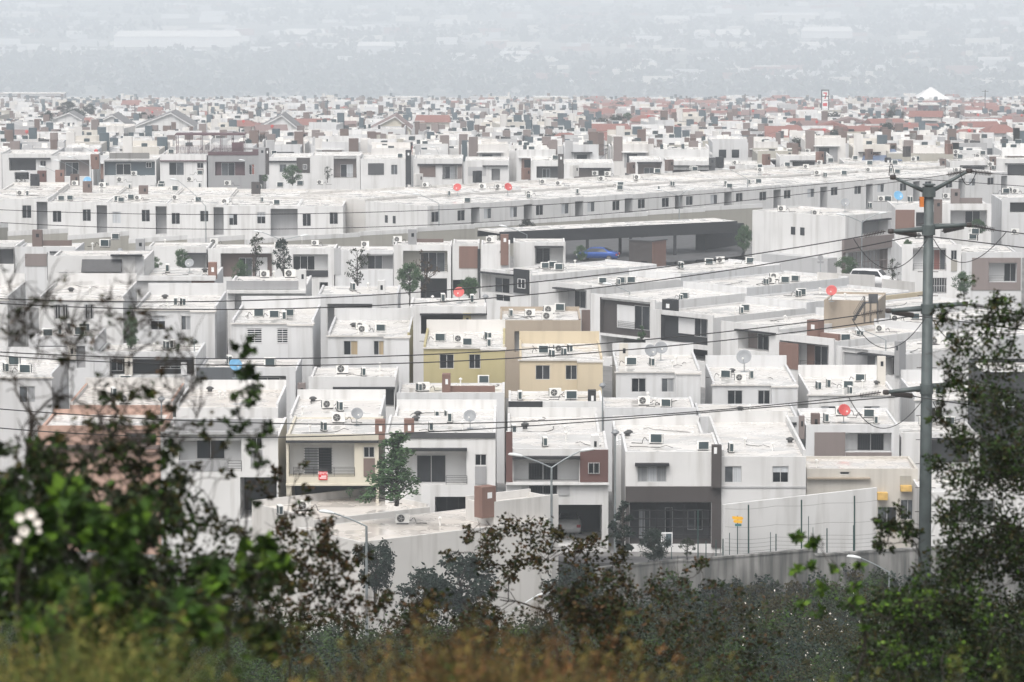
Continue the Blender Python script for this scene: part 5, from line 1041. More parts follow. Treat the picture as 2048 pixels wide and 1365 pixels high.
def loop(pts, d0=-.4):
    P3 = [rel(x, y, d0) for x, y in pts]; out_ = []
    for i in range(25):
        t = i / 24; a, b, c = P3; k1 = b * 2 - (a + c) * .5; out_.append(a * (1 - t) ** 2 + k1 * 2 * t * (1 - t) + c * t * t)
    q = MB(); q.path(out_, .02, 5); q.build('jumper_cable', 'wire', pole, True)
for pts in ([(1706, 476), (1780, 538), (1856, 476)], [(1867, 478), (1930, 525), (2013, 464)], [(1704, 638), (1775, 697), (1852, 634)], [(1864, 638), (1930, 690), (2000, 622)], [(1697, 794), (1766, 857), (1848, 797)], [(1866, 804), (1915, 840), (1990, 778)]): loop(pts)
for pts in ([(1778, 352), (1782, 328), (1789, 352)], [(1920, 345), (1935, 370), (1952, 346)]): loop(pts)
# ================================================================ foliage
NR = np.random.RandomState(12)
def leaf_quads(q, c, n_, r, ln, wd, rnd, flat=.8, mi=0, nm=1):
    n_ = int(n_)
    if n_ < 1: return
    v = NR.normal(size=(n_, 3)); v /= np.linalg.norm(v, axis=1)[:, None]; v *= (NR.rand(n_) ** .45)[:, None]
    p = np.array(c)[None, :] + v * np.array([r, r, r * flat])
    a = NR.normal(size=(n_, 3)) * [1, 1, .7] + [0, 0, -.1]; a /= np.linalg.norm(a, axis=1)[:, None]
    s_ = np.cross(a, NR.normal(size=(n_, 3))); s_ /= np.linalg.norm(s_, axis=1)[:, None]
    k_ = NR.uniform(.7, 1.25, (n_, 1)); a *= ln * k_; s_ *= wd * k_
    V = np.stack([p, p + a * .45 + s_, p + a, p + a * .45 - s_], 1).reshape(-1, 3); k = len(q.v)
    q.v += V.tolist(); q.f += [(k + 4 * i, k + 4 * i + 1, k + 4 * i + 2, k + 4 * i + 3) for i in range(n_)]
    q.m += [mi] * n_ if nm == 1 else NR.randint(0, nm, n_).tolist()
def curvy(a, b, rnd, amp, n_=5):
    a, b = Vector(a), Vector(b); L_ = (b - a).length; pts = []
    off = Vector((rnd.uniform(-1, 1), rnd.uniform(-1, 1), rnd.uniform(-.6, .8))) * L_ * amp
    for i in range(n_ + 1):
        f = i / n_; pts.append(a + (b - a) * f + off * math.sin(f * math.pi) + Vector((rnd.uniform(-1, 1), rnd.uniform(-1, 1), rnd.uniform(-1, 1))) * L_ * .025 * (0 < i < n_))
    return pts
def shrub(name, label, cat, d, base, clumps, leaf, wd, mats, seed, dspread=.35, r0=.02, flat=.8, group=None, twigs=3, amp=.12, rmin=.0025, dens=2.0):
    """clumps: (px, py, radius px, leaves); stem grows from base (px, py)"""
    rnd = random.Random(seed); s_ = 7950 / d
    b0 = P(base[0], base[1], d); gz = ground_z(b0.x, d); b0.z = min(b0.z, gz + .02) if base[1] > 1300 else b0.z
    r = empty(name, b0); tag(r, label, cat, group)
    C = []
    for (x, y, rp, n_) in clumps:
        dd = d + rnd.uniform(-1, 1) * dspread; C.append((P(x, y, dd) - b0, rp / s_, n_))
    br = MB(); fo = MB(); nodes = [(Vector((0, 0, 0)), r0)]
    for c, rr_, n_ in sorted(C, key=lambda t: t[0].length):
        best = min(nodes, key=lambda t: (t[0] - c).length + .35 * abs(t[0].z - c.z) * (t[0].z > c.z) - t[1] * 2)
        pts = curvy(best[0], c, rnd, amp, 6); ra = max(rmin, best[1] * .8); rb = max(rmin, ra * .5)
        br.path(pts, ra, 6, 0, rb)
        for i in (3, 5, 6): nodes.append((pts[i], ra + (rb - ra) * i / 6))
        for _ in range(twigs):
            e = c + Vector((rnd.gauss(0, .6), rnd.gauss(0, .6), rnd.gauss(.2, .6))) * rr_; br.path(curvy(pts[rnd.choice([4, 5, 6])], e, rnd, .15, 3), max(rmin, rb * .8), 4, 0, rmin * .7)
        for _ in range(max(1, n_ // 9)):
            sc_ = c + Vector((rnd.gauss(0, .5), rnd.gauss(0, .5), rnd.gauss(0, .5) * flat)) * rr_
            leaf_quads(fo, sc_, 9 * dens, min(rr_ * .35, leaf * 2.2), leaf, wd, rnd, 1.0, 0, len(mats))
    br.build('branches', 'bark', r); 
    if fo.f: fo.build('foliage', mats, r)
    return r
rv = random.Random(99)
def cl(x0, x1, y0_, y1, k, r, n_, rnd=rv): return [(rnd.uniform(x0, x1), rnd.uniform(y0_, y1), r * rnd.uniform(.7, 1.3), int(n_ * rnd.uniform(.6, 1.4))) for _ in range(k)]
G_ = 'foreground shrubs'
# left, thin bare twigs against the houses
shrub('bare_shrub', 'nearly bare branching shrub reaching highest at the left edge', 'shrub', 14, (-30, 1150), [(60, 880, 40, 5), (150, 705, 50, 7), (215, 615, 40, 6), (262, 560, 40, 5), (110, 790, 50, 5), (30, 760, 50, 4), (60, 660, 50, 4), (150, 640, 50, 6), (20, 560, 50, 4), (95, 590, 50, 4), (300, 640, 40, 3)] + cl(0, 330, 590, 900, 26, 45, 6), .03, .008, ['leafolive', 'leafdark', 'leafbrown'], 1, .5, .02, 1, G_, 9, .2, .0022, .8)
shrub('bare_shrub', 'thin twiggy shrub beside the nearly bare one, left', 'shrub', 15, (240, 1200), [(215, 860, 40, 10), (200, 760, 50, 8), (170, 650, 40, 4), (290, 800, 50, 12), (330, 720, 40, 3), (400, 820, 50, 4), (350, 880, 40, 6)] + cl(150, 420, 640, 950, 18, 40, 8), .03, .009, ['leafdark', 'leafolive'], 2, .5, .014, 1, G_, 9, .2, .002, .9)
shrub('leafy_shrub', 'upright green leaved stalk standing alone before the white houses, left', 'shrub', 14.5, (500, 1300), [(495, 700, 20, 60), (488, 740, 24, 70), (500, 790, 26, 70), (482, 850, 24, 60), (505, 880, 30, 60), (520, 930, 20, 25), (495, 1000, 20, 25), (470, 800, 15, 20), (530, 850, 15, 20)], .024, .008, ['leafgreen', 'leafdark'], 3, .12, .009, 1.2, G_, 3, .04, .002)
shrub('leafy_shrub', 'green tipped shrub in front of the pink house', 'shrub', 14, (290, 1350), [(290, 775, 18, 18), (255, 805, 22, 20), (300, 840, 26, 28), (210, 795, 16, 12), (235, 870, 32, 40), (330, 890, 28, 28), (270, 910, 42, 70), (190, 860, 25, 22), (300, 960, 50, 90), (220, 950, 50, 90), (180, 910, 38, 50), (345, 815, 13, 9), (160, 985, 50, 90), (260, 1010, 50, 110)], .028, .009, ['leafgreen', 'leafdark', 'leafdark', 'leafolive'], 4, .3, .013, 1, G_, 4, .1, .002)
shrub('leafy_shrub', 'dense dark shrub mass filling the lower left corner', 'shrub', 13, (90, 1500), cl(-20, 330, 960, 1250, 40, 62, 125) + cl(-20, 160, 880, 1000, 9, 40, 40) + cl(100, 520, 1150, 1330, 30, 60, 115), .03, .011, ['leafdark', 'leafdark', 'leafgreen', 'leafolive'], 5, .6, .02, .9, G_, 3, .1, .002)
shrub('leafy_shrub', 'shrub with broad bright green leaves low on the left', 'shrub', 10.5, (160, 1560), cl(0, 310, 1000, 1130, 12, 50, 26) + cl(180, 460, 1130, 1240, 10, 50, 22) + cl(0, 120, 1120, 1240, 5, 50, 18), .05, .017, ['leafgreen', 'leafgreen', 'leafbright'], 6, .4, .012, .9, G_, 2, .1, .0015)
shrub('leafy_shrub', 'loose dark shrub between the lone stalk and the pink house', 'shrub', 16, (430, 1420), [(420, 1000, 40, 30), (360, 960, 35, 25), (395, 930, 25, 12), (450, 960, 30, 15), (350, 1030, 50, 55), (430, 1060, 50, 60), (400, 1130, 60, 110), (470, 1150, 60, 110), (340, 1110, 60, 90), (500, 1080, 40, 45), (415, 870, 20, 5), (380, 860, 20, 5), (440, 900, 20, 8), (530, 1180, 50, 80), (360, 1200, 60, 100), (460, 1230, 60, 110)], .028, .009, ['leafdark', 'leafolive'], 7, .4, .014, 1, G_, 5, .12, .0018)
shrub('leafy_shrub', 'olive brown thorn shrub left of the tall street lamp', 'shrub', 21, (600, 1450), [(560, 960, 25, 40), (600, 930, 18, 14), (530, 985, 25, 40), (650, 1050, 30, 70), (620, 1090, 45, 130), (670, 1110, 40, 120), (560, 1060, 40, 90), (700, 1140, 30, 70), (590, 1140, 55, 170), (650, 1180, 55, 180), (540, 1130, 45, 110), (690, 1210, 40, 90), (600, 1220, 60, 170), (520, 1210, 50, 120), (640, 1260, 50, 120), (720, 1110, 20, 30), (610, 1010, 30, 50), (570, 1280, 50, 110)], .03, .01, ['leafolive', 'leafbrown', 'leafdark'], 8, .5, .016, .9, G_, 4, .12, .0025)
shrub('leafy_shrub', 'broad leaved green sprig between the thorn shrub and the lone stalk', 'shrub', 12.5, (520, 1480), [(530, 1090, 22, 18), (560, 1105, 22, 18), (500, 1110, 20, 14), (550, 1140, 20, 12), (440, 1150, 25, 16), (470, 1170, 22, 16), (420, 1170, 20, 12)], .05, .018, ['leafgreen', 'leafbright'], 9, .2, .008, .9, G_, 2, .1, .0015)
# centre
shrub('thorn_tree', 'spreading thorn tree with forked trunk at the lower centre', 'tree', 34, (1095, 1420), [(1100, 1230, 20, 10), (1020, 1150, 30, 40), (960, 1090, 40, 110), (940, 1065, 25, 40), (1000, 1070, 45, 130), (1060, 1060, 45, 130), (1110, 1080, 40, 110), (1150, 1110, 40, 110), (1190, 1090, 35, 90), (1230, 1120, 35, 90), (1250, 1150, 30, 60), (1160, 1160, 35, 80), (1080, 1120, 40, 90), (980, 1130, 35, 60), (900, 1110, 20, 30), (1040, 1120, 40, 90), (1210, 1170, 40, 90), (1130, 1190, 30, 40), (1000, 1200, 25, 30)], .038, .014, ['leafolive', 'leafdark', 'leafolive', 'leafbrown'], 11, .35, .035, .7, G_, 4, .1, .004)
shrub('leafy_shrub', 'dark loose shrub with curved dark stem right of centre, low', 'shrub', 30, (1340, 1480), [(1360, 1160, 40, 60), (1400, 1140, 35, 45), (1310, 1180, 45, 80), (1440, 1180, 45, 70), (1480, 1220, 50, 90), (1290, 1240, 50, 100), (1350, 1240, 60, 130), (1410, 1250, 60, 130), (1330, 1310, 60, 140), (1400, 1320, 60, 150), (1480, 1300, 55, 110), (1280, 1320, 50, 110), (1530, 1270, 40, 60), (1510, 1340, 50, 100), (1260, 1190, 30, 40)], .036, .012, ['leafdark', 'leafolive', 'leafdark', 'leafbrown'], 12, .5, .022, .9, G_, 5, .15, .003)
shrub('leafy_shrub', 'rust tinged low shrub in the middle foreground', 'shrub', 24, (860, 1480), cl(740, 1240, 1190, 1340, 34, 48, 90), .032, .012, ['leafbrown', 'leafolive', 'leafdark'], 13, .6, .018, .8, G_, 4, .12, .003)
# right tree
RT = [(1965, 645, 55), (1915, 690, 45), (2010, 720, 55), (1890, 630, 20), (2040, 640, 40), (1905, 760, 40), (1950, 790, 50), (2020, 830, 60), (1880, 830, 25), (1920, 880, 50), (1980, 910, 60), (1885, 940, 30), (1940, 960, 55), (2035, 950, 60), (1800, 1035, 30), (1895, 1030, 40), (1950, 1050, 70), (2020, 1060, 70), (1770, 1050, 30), (1910, 1130, 55), (1990, 1150, 80), (1860, 1200, 55), (1940, 1240, 80), (2030, 1250, 70), (1800, 1210, 40), (1790, 1280, 50), (1870, 1300, 75), (1960, 1330, 85), (1740, 1250, 30), (1740, 1330, 50), (1830, 1350, 60), (2030, 1340, 70), (1990, 600, 18), (1760, 1090, 22), (1820, 1070, 20)]
shrub('foreground_tree', 'tall dark leaved tree filling the right edge in front of the steel pole', 'tree', 24, (2075, 1560), [(x, y, r_, int(r_ * 5.0)) for x, y, r_ in RT] + cl(1925, 2060, 760, 1100, 8, 50, 150) + cl(1880, 2060, 1050, 1360, 16, 55, 220) + cl(1760, 1900, 1200, 1360, 10, 50, 170), .028, .0085, ['leafdark', 'leafdark', 'leafdark', 'leafolive', 'leafgreen'], 14, .7, .04, .9, G_, 9, .1, .0025, 2.2)
shrub('leafy_shrub', 'yellow green leaved shrub below the tall tree on the right', 'shrub', 22, (1790, 1500), cl(1700, 2040, 1180, 1350, 20, 40, 40), .03, .012, ['leafbright', 'leafgreen', 'leafgreen', 'leafdark'], 15, .5, .014, .9, G_, 3, .12, .002)
shrub('leafy_shrub', 'thin stem with bright yellow green tips left of the tall tree', 'shrub', 19, (1735, 1500), [(1625, 1080, 14, 8), (1600, 1075, 8, 5), (1645, 1085, 12, 7), (1680, 1150, 30, 16), (1640, 1180, 30, 14), (1715, 1160, 25, 10), (1600, 1200, 30, 10), (1665, 1230, 30, 14), (1722, 1130, 10, 3), (1730, 1250, 15, 5), (1590, 1150, 20, 6), (1690, 1200, 30, 16), (1620, 1140, 20, 9)], .045, .015, ['leafbright', 'leafgreen'], 16, .3, .012, .8, G_, 2, .1, .002)
# pale blossom, out of focus at the left
r = empty('white_flower', P(48, 1100, 10.2)); tag(r, 'blurred white blossom among the leaves at the left edge', 'flower')
for i, (x, y, rp) in enumerate([(40, 1035, 16), (62, 1028, 18), (75, 1045, 14), (48, 1062, 18), (35, 1080, 12), (78, 1062, 9)]):
    c = P(x, y, 10.2) - r.location; q = MB(); R_ = rp / 1150
    for k in range(5):
        t = k * 1.256; e = Vector((math.cos(t), -.3, math.sin(t))) * R_; s2 = Vector((-math.sin(t), 0, math.cos(t))) * R_ * .5; q.quad(c, c + e * .6 + s2, c + e, c + e * .6 - s2)
    q.build('petals', 'petal', r)
q = MB(); q.path(curvy((0, 0, -.25), P(48, 1050, 10.2) - r.location, rv, .1), .004, 5, 0, .002); q.build('stem', 'bark', r)
# grasses at the photographer's feet
def grass(name, label, n_, x0, x1, d0, d1, h0, h1, mats, seed, fade=None):
    rnd = random.Random(seed); q = MB()
    for _ in range(n_):   # tufts
        d = rnd.uniform(d0, d1); px = rnd.uniform(x0, x1); f = fade(px) if fade else 1.0
        if rnd.random() > f: continue
        t0 = P(px, 1365, d); hh = rnd.uniform(h0, h1) * (.7 + .3 * f); m0 = rnd.randrange(len(mats)); lean = rnd.uniform(-.5, .5)
        for _b in range(rnd.randint(10, 22)):
            b = t0 + Vector((rnd.gauss(0, .03), rnd.gauss(0, .03), 0)); b.z = ground_z(b.x, d); h_ = hh * rnd.uniform(.6, 1.05); az = rnd.uniform(0, 6.28); ln_ = rnd.uniform(.08, .45) * h_; wd = rnd.uniform(.002, .0045); sx = Vector((1, .3 * math.sin(az), 0)) * wd; m_ = m0 if rnd.random() < .7 else rnd.randrange(len(mats)); prev = b
            for i in range(1, 5):
                t = i / 4; p = b + Vector(((math.cos(az) + lean) * ln_ * t * t, math.sin(az) * ln_ * t * t, h_ * (t - .18 * t * t))); w0 = sx * (1 - (i - 1) / 4); w1 = sx * (1 - t); q.quad(prev - w0, prev + w0, p + w1, p - w1, m_); prev = p
            if rnd.random() < .2: leaf_quads(q, prev, 10, .012, .024, .003, rnd, 3.0, m_)
    tag(q.build(name, mats), label, 'grass', kind='stuff')
grass('tall_grass', 'golden green tall grass along the lower left edge', 420, -60, 760, 7.5, 11, .44, .74, ['grassgold', 'grassgreen', 'grassgreen', 'leafgreen', 'leafolive'], 31, lambda x: max(.25, 1.0 - max(0, x - 200) / 420))
grass('tall_grass', 'rust coloured dry grass along the lower centre edge', 330, 620, 1340, 8.5, 13, .48, .78, ['grassrust', 'grassgold', 'leafbrown', 'leafolive', 'grassrust'], 32, lambda x: max(.1, 1 - abs(x - 960) / 400))
grass('tall_grass', 'sparse dark grass along the lower right edge', 60, 1200, 2100, 9, 14, .42, .6, ['grassgreen', 'leafdark', 'leafolive'], 33)
# scrub on the lower slope: one uncountable mass
rs = random.Random(55); q = MB(); fl = MB()
for _ in range(760):
    d = rs.uniform(105, 245); px = rs.uniform(-150, 2200); b = P(px, 1300, d); gz = ground_z(b.x, d)
    lim = 1118 if px > 1180 else (1205 if 430 < px < 1180 else 1060)
    ztop = P(px, lim + rs.uniform(0, 60), d).z; hmax = ztop - gz
    if hmax < .8: continue
    R_ = rs.uniform(.9, 2.3) * (.6 + d / 400); h_ = min(hmax - R_ * .4, rs.uniform(1.2, 6.0)); m_ = rs.choice([0, 0, 1, 2, 2, 3, 1])
    if h_ < .3: h_ = .3
    for c_ in range(rs.randint(4, 7)):
        c = Vector((b.x + rs.gauss(0, R_ * .6), d + rs.gauss(0, R_ * .6), gz + h_ * rs.uniform(.35, 1.0))); leaf_quads(q, c, 120, R_ * .52, d * .0009, d * .0003, rs, .75, m_)
    if 1540 < px < 1740 and d > 150: 
        for _k in range(10): leaf_quads(fl, (b.x + rs.gauss(0, R_), d - R_, gz + h_ * rs.uniform(.6, 1.1)), 1, .3, .14, .06, rs)
for _ in range(90):
    px = rs.uniform(1180, 1900); d = rs.uniform(241, 244.5); b = P(px, 1150, d); gz = ground_z(b.x, d); zt_ = P(px, (1165 - (px - 1190) * .05) + rs.uniform(-12, 45), d).z; m_ = rs.choice([0, 2, 2, 1, 3])
    for _k in range(5): leaf_quads(q, (b.x + rs.gauss(0, .5), d + rs.gauss(0, .3), gz + (zt_ - gz) * rs.uniform(.3, 1)), 70, rs.uniform(.4, .8), .26, .08, rs, .9, m_)
tag(q.build('scrub', ['leafdark', 'leafgreen', 'leafblue', 'leafolive']), 'dark tangled scrub covering the lower slope', 'scrub', kind='stuff')
tag(fl.build('scrub_blossom', 'petal'), 'tiny white blossoms scattered over the lower slope scrub', 'blossom', kind='stuff')
# ================================================================ trees and shrubs among the houses
def tree_mesh(seed, kind, mat):
    rnd = random.Random(seed); br = MB(); fo = MB()   # unit: height 1
    if kind == 'palm':
        br.path(curvy((0, 0, 0), (0, 0, .62), rnd, .03, 5), .04, 7, 0, .03)
        for i in range(26):
            az = i * 2.4; el = rnd.uniform(-.5, 1.0); L_ = rnd.uniform(.34, .46); dv = Vector((math.cos(az), math.sin(az), 0)); prev = Vector((0, 0, .62))
            for k in range(1, 6):
                t = k / 5; p = Vector((0, 0, .62)) + dv * L_ * t * math.cos(el * .6) + Vector((0, 0, L_ * (math.sin(el) * t - .55 * t * t))); sd_ = dv.cross(Vector((0, 0, 1))) * .045 * (1.1 - t); fo.quad(prev - sd_, prev + sd_, p + sd_ * .8 - Vector((0, 0, .02)), p - sd_ * .8 - Vector((0, 0, .02))); prev = p
    else:
        P_ = {'round': (.34, .32, 34, 110, .26, .045), 'open': (.32, .36, 30, 40, .2, .05), 'column': (.17, .46, 30, 90, .08, .042), 'bare': (.32, .38, 26, 14, .22, .055), 'bush': (.5, .42, 34, 100, .05, .06), 'cone': (.32, .46, 60, 60, .08, .040)}[kind]
        R_, hz, nc, nl, z0, ls = P_
        br.path(curvy((0, 0, 0), (0, 0, z0 + .25), rnd, .05, 4), .022, 7, 0, .014); br.path(curvy((0, 0, z0 + .25), (0, 0, .9), rnd, .06, 4), .014, 6, 0, .005)
        for _ in range(nc):
            az = rnd.uniform(0, 6.28); zz = rnd.uniform(-1, 1); rr_ = R_ * math.sqrt(max(.02, 1 - zz * zz)) * rnd.uniform(.35, 1.0)
            if kind == 'cone': rr_ = R_ * (1 - (zz + 1) / 2 * .85) * rnd.uniform(.3, 1.0)
            c = Vector((math.cos(az) * rr_, math.sin(az) * rr_, 1 - hz + zz * hz * .92)); st_ = Vector((0, 0, max(z0 * .7, c.z - rnd.uniform(.08, .25))))
            br.path(curvy(st_, c, rnd, .1, 4), .008, 5, 0, .003); leaf_quads(fo, c, nl, R_ * (.30 if kind in ('round', 'bush') else .24), ls, ls * .28, rnd, .8)
    return br.mesh('trunk', 'bark'), fo.mesh('crown', mat)
class TreeMeshes(dict):
    def __missing__(s_, k): s_[k] = tree_mesh(len(s_) * 7 + 3, k[0], k[1]); return s_[k]
TM = TreeMeshes()
def tree(px, yt, yb, s, kind, label, mat='leaftown', wide=1.0, cat='tree', v=0, sink=.1):
    d = dist(yb, s); b = P(px, yb, d); h_ = (yb - yt) / s; r = empty('palm_tree' if kind == 'palm' else ('shrub' if kind == 'bush' else 'tree'), b, px * .7 % 6.28); r.scale = (h_ * wide, h_ * wide, h_); tag(r, label, 'shrub' if kind == 'bush' else cat, 'trees among the houses')
    tm = TM[(kind, mat, v)]; link('trunk', tm[0], r); link('crown', tm[1], r)
tree(793, 862, 1012, 32.6, 'cone', 'bright green young tree in front of the bright white house', wide=1.5)
tree(1246, 1000, 1128, 32.4, 'column', 'narrow dark shrub like tree left of the grid gate', 'leafblue', 1.2)
tree(1308, 1058, 1128, 32.6, 'bush', 'dark shrub left of the framed notice panel', 'leafblue', .9)
tree(1375, 1075, 1125, 32.6, 'open', 'small twiggy dark tree right of the framed notice panel', 'leafdark', 1.0)
tree(752, 1075, 1235, 34.5, 'round', 'grey green tree behind the tall street lamp', 'leafblue', .75)
tree(925, 1108, 1260, 36, 'bush', 'large dark shrub before the nearest house wall', 'leafblue', 1.15)
tree(850, 1150, 1270, 36.5, 'bush', 'lower dark shrub left of the large one before the nearest house', 'leafblue', .9, v=1)
tree(1150, 1130, 1260, 36, 'bush', 'dark shrub below the corner of the nearest house', 'leafblue', 1.0)
tree(1008, 982, 1012, 32, 'open', 'small leafy top beside the brown roof tower', 'leafdark', .7)
tree(700, 975, 1000, 32, 'open', 'small leafy top left of the green young tree', 'leaftown', 1.0)
for px, yt, yb, s, k, lb, m_, wd in [(820, 528, 618, 21.5, 'round', 'green tree behind the deep black balcony', 'leaftown', .8), (852, 496, 610, 21.3, 'bare', 'reddish sparse tree behind the green one', 'leafbrown', .7), (715, 492, 590, 21.4, 'bare', 'sparse dark leaved tree left of centre above the grey recess', 'leafdark', .8), (512, 460, 570, 20.6, 'bare', 'tall sparse dark tree left of the double lamp', 'leafdark', .6), (568, 475, 575, 20.6, 'open', 'dark leafy tree around the double lamp', 'leafblue', .7), (484, 522, 575, 21, 'bush', 'green shrub before the brown recess', 'leaftown', .7),
        (366, 500, 540, 20.4, 'bush', 'green shrub below the dark ledge', 'leaftown', .9), (312, 515, 545, 20.4, 'bush', 'small green shrub left of the dark ledge', 'leaftown', .9), (940, 556, 612, 22, 'round', 'broad green tree above the red dish', 'leaftown', 1.2), (1162, 492, 524, 18.9, 'bush', 'green shrub hiding the front of the blue sedan', 'leaftown', .9), (1055, 440, 475, 17.9, 'bush', 'grey dry shrub behind the left end of the carport', 'leafgrey', 1.1), (1545, 436, 520, 19, 'column', 'slim green tree before the long side wall', 'leaftown', 1.0), (1488, 452, 530, 18, 'round', 'green tree behind the black end wall of the carport', 'leaftown', .6),
        (1282, 650, 712, 22.8, 'column', 'small thin tree at the dark brown framed balcony', 'leaftown', .9), (1695, 515, 552, 20.5, 'bush', 'green shrub before the taupe gate', 'leaftown', 1.4), (1785, 515, 575, 21.4, 'bare', 'dry dark tree right of the parked van', 'leafdark', .8), (1928, 545, 590, 21.3, 'bush', 'pale green shrub before the taupe balcony front', 'leaftown', 1.0), (1955, 440, 482, 19.5, 'round', 'green tree behind the right arm of the steel pole', 'leaftown', 1.3), (1815, 480, 520, 20.6, 'round', 'dark green tree left of the steel pole', 'leaftown', .8), (262, 635, 702, 27.6, 'bush', 'green shrub between two rear walls on the left', 'leaftown', .5),
        (585, 332, 372, 14.9, 'bush', 'green shrub before the tall grey tower', 'leaftown', 1.1), (655, 332, 366, 14.8, 'bare', 'small bare tree before the taupe balcony', 'leafdark', 1.0), (530, 350, 365, 14.8, 'bush', 'tiny shrub left of the green one', 'leaftown', 1.0), (1578, 305, 350, 13.6, 'column', 'dark leaning tree in the distance right of centre', 'leafblue', 1.1), (1600, 318, 352, 13.6, 'round', 'dark round tree beside the leaning one', 'leafblue', .9), (45, 345, 392, 15.5, 'bare', 'bare tree before the wide dark balcony at far left', 'leafgrey', .9), (840, 368, 395, 15.6, 'bush', 'low shrub behind the receding row, left', 'leafgrey', 1.0), (960, 366, 385, 15.4, 'bush', 'low shrub behind the receding row, centre', 'leafgrey', 1.6),
        (798, 258, 300, 10.6, 'palm', 'palm left of centre in the haze', 'leafgrey', 1.1), (945, 262, 305, 10.8, 'palm', 'palm right of the terracotta roof in the haze', 'leafgrey', 1.1), (1862, 285, 325, 11.8, 'palm', 'palm in the right part of the haze', 'leafgrey', 1.2), (1788, 218, 262, 8.6, 'round', 'big round tree in the right haze', 'leafblue', 1.2), (545, 252, 280, 10.2, 'round', 'round tree before the white gable in the haze', 'leafblue', 1.1), (95, 222, 262, 8.6, 'round', 'round tree at the left in the haze', 'leafblue', 1.0), (1255, 226, 250, 8.8, 'round', 'round tree right of centre in the haze', 'leaftown', 1.2), (135, 205, 232, 7.4, 'bush', 'wide tree clump at the left in the haze', 'leafblue', 1.4), (180, 209, 232, 7.4, 'bush', 'wide tree clump left of the pale building', 'leafblue', 1.2)]:
    tree(px, yt, yb, s, k, lb, m_, wd, v=int(px) % 2)
rt = random.Random(77)
for i in range(90):
    d = rt.uniform(610, 1850); x = rt.uniform(-.135, .135) * d; h_ = rt.uniform(4.5, 8.5); r = empty('tree', (x, d, FARZ(d))); k = rt.choice(['round', 'round', 'bush', 'palm']); r.scale = (h_ * rt.uniform(.8, 1.2),) * 2 + (h_,)
    tag(r, 'small hazy %s between the distant houses' % ('palm' if k == 'palm' else 'tree'), 'tree', 'trees between the distant houses'); tm = TM[(k, {'round': 'leafblue', 'bush': 'leafgrey', 'palm': 'leafgrey'}[k], rt.randrange(2))]; link('trunk', tm[0], r); link('crown', tm[1], r)
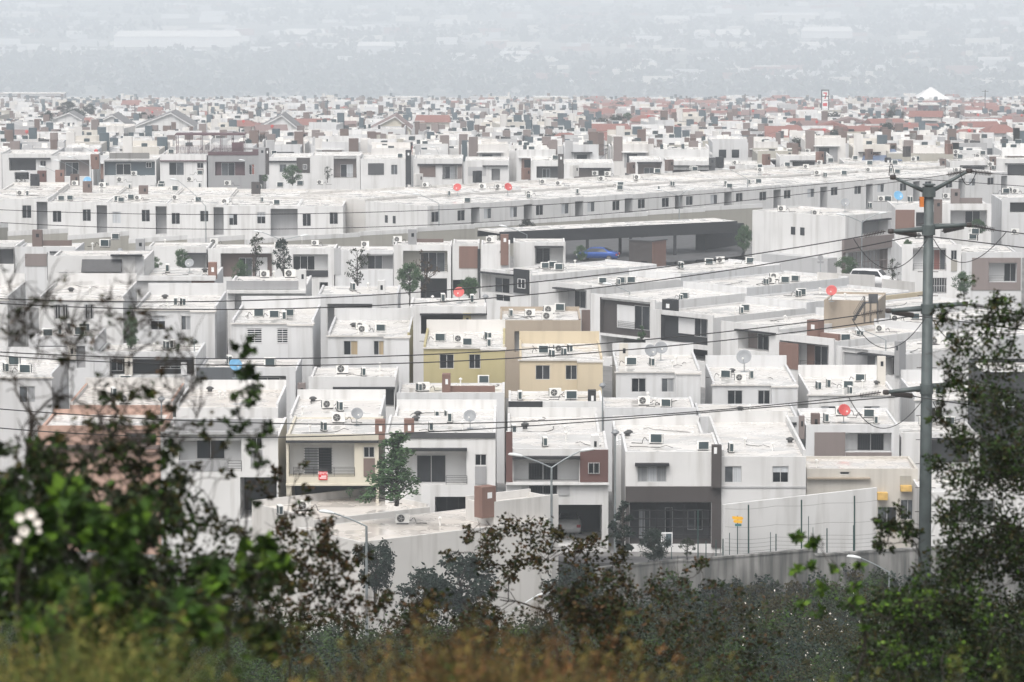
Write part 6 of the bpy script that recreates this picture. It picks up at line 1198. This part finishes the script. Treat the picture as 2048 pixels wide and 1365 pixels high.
# ================================================================ valley beyond
ZV = -200.0
def vd(py): return (CAMZ - ZV) * 7950 / (py - YH)
rw = random.Random(5)
for i, (x0, x1, yt, yb, m_, hp, nm) in enumerate([(228, 482, 58, 90, 'white', .35, 'large pale warehouse with long white roof, upper left'), (1432, 1500, 55, 76, 'white', .5, 'white arched hall, upper right of centre'), (1605, 1705, 50, 72, 'white', .4, 'pair of joined white halls, upper right'), (1000, 1060, 98, 112, 'white', .4, 'low white hall at the upper centre'), (715, 790, 80, 105, 'lgrey', .3, 'pale grey shed left of the upper centre'), (1510, 1640, 22, 38, 'offwhite', .3, 'long cream shed near the upper edge, right'), (1850, 1950, 4, 20, 'white', .3, 'long white shed at the upper right edge'), (0, 100, 20, 30, 'offwhite', .3, 'long low shed at the upper left corner'), (1310, 1380, 28, 44, 'offwhite', .4, 'cream shed near the upper edge, right of centre'), (1600, 1670, 80, 98, 'white', .4, 'white shed below the joined halls'), (570, 650, 54, 66, 'lgrey', .9, 'low pyramid roofed pavilion, upper left of centre'), (1390, 1420, 56, 74, 'white', .4, 'narrow white hall left of the arched hall'), (1515, 1545, 126, 136, 'white', .4, 'small white shed in the right valley')]):
    d = vd(yb); a = P(x0, yb, d); b = P(x1, yb, d); W = b.x - a.x; h_ = (yb - yt) * d / 7950; he = h_ * (1 - hp); D_ = 30
    r = empty('warehouse', (a.x, d, ZV)); tag(r, nm, 'warehouse', 'warehouses in the valley'); q = MB(); q.box(0, 0, -1, W, D_, he); q.build('wall', m_, r)
    t = MB(); t.quad((-1, -1, he), (W + 1, -1, he), (W * .97, D_ / 2, h_), (W * .03, D_ / 2, h_)); t.quad((W + 1, D_ + 1, he), (-1, D_ + 1, he), (W * .03, D_ / 2, h_), (W * .97, D_ / 2, h_)); t.tri((-1, -1, he), (W * .03, D_ / 2, h_), (-1, D_ + 1, he)); t.tri((W + 1, -1, he), (W * .97, D_ / 2, h_), (W + 1, D_ + 1, he)); t.build('roof', 'roof', r)
q = MB(); t = MB()
for i in range(560):
    py = rw.choice([rw.uniform(-60, 100), rw.uniform(10, 170)]); px = rw.uniform(-300, 2350) if py < 120 else rw.uniform(1050, 2350); d = vd(py); x = (px - CX) * d / 7950; w_ = rw.uniform(9, 50); h_ = rw.uniform(3, 11)
    q.box(x, d, ZV - 1, x + w_, d + rw.uniform(6, 14), ZV + h_, rw.choice([0, 0, 1, 2, 3]))
tag(q.build('valley_buildings', ['white', 'offwhite', 'lgrey', 'tileroof']), 'scatter of pale low buildings across the hazy valley', 'buildings', kind='stuff')
for i in range(5600):
    py = rw.uniform(-80, 195); d = vd(py); px = rw.uniform(-300, 2350); x = (px - CX) * d / 7950
    if noise.noise((x * .003, d * .0016, 3.1)) < -.12 and py < 110: continue
    leaf_quads(t, (x, d, ZV + 5), 9, rw.uniform(7, 15), 9.5, 4, rw, .6)
tag(t.build('valley_trees', 'leafblue'), 'dark tree cover of the hazy valley floor', 'trees', kind='stuff')
# ================================================================ haze
m = bpy.data.materials.new('haze_air'); m.use_nodes = True; n = m.node_tree; n.nodes.clear()
pv = N(n, 'ShaderNodeVolumePrincipled'); pv.inputs['Color'].default_value = (.87, .93, .99, 1); pv.inputs['Density'].default_value = HAZE; pv.inputs['Anisotropy'].default_value = 0.0
oo = N(n, 'ShaderNodeOutputMaterial'); n.links.new(pv.outputs[0], oo.inputs['Volume']); MAT['haze_air'] = m
q = MB(); q.box(-2700, -70, -204, 2700, 9050, 62); hz = q.build('haze', 'haze_air'); tag(hz, 'pale even haze filling the air over the town', 'haze', kind='stuff')
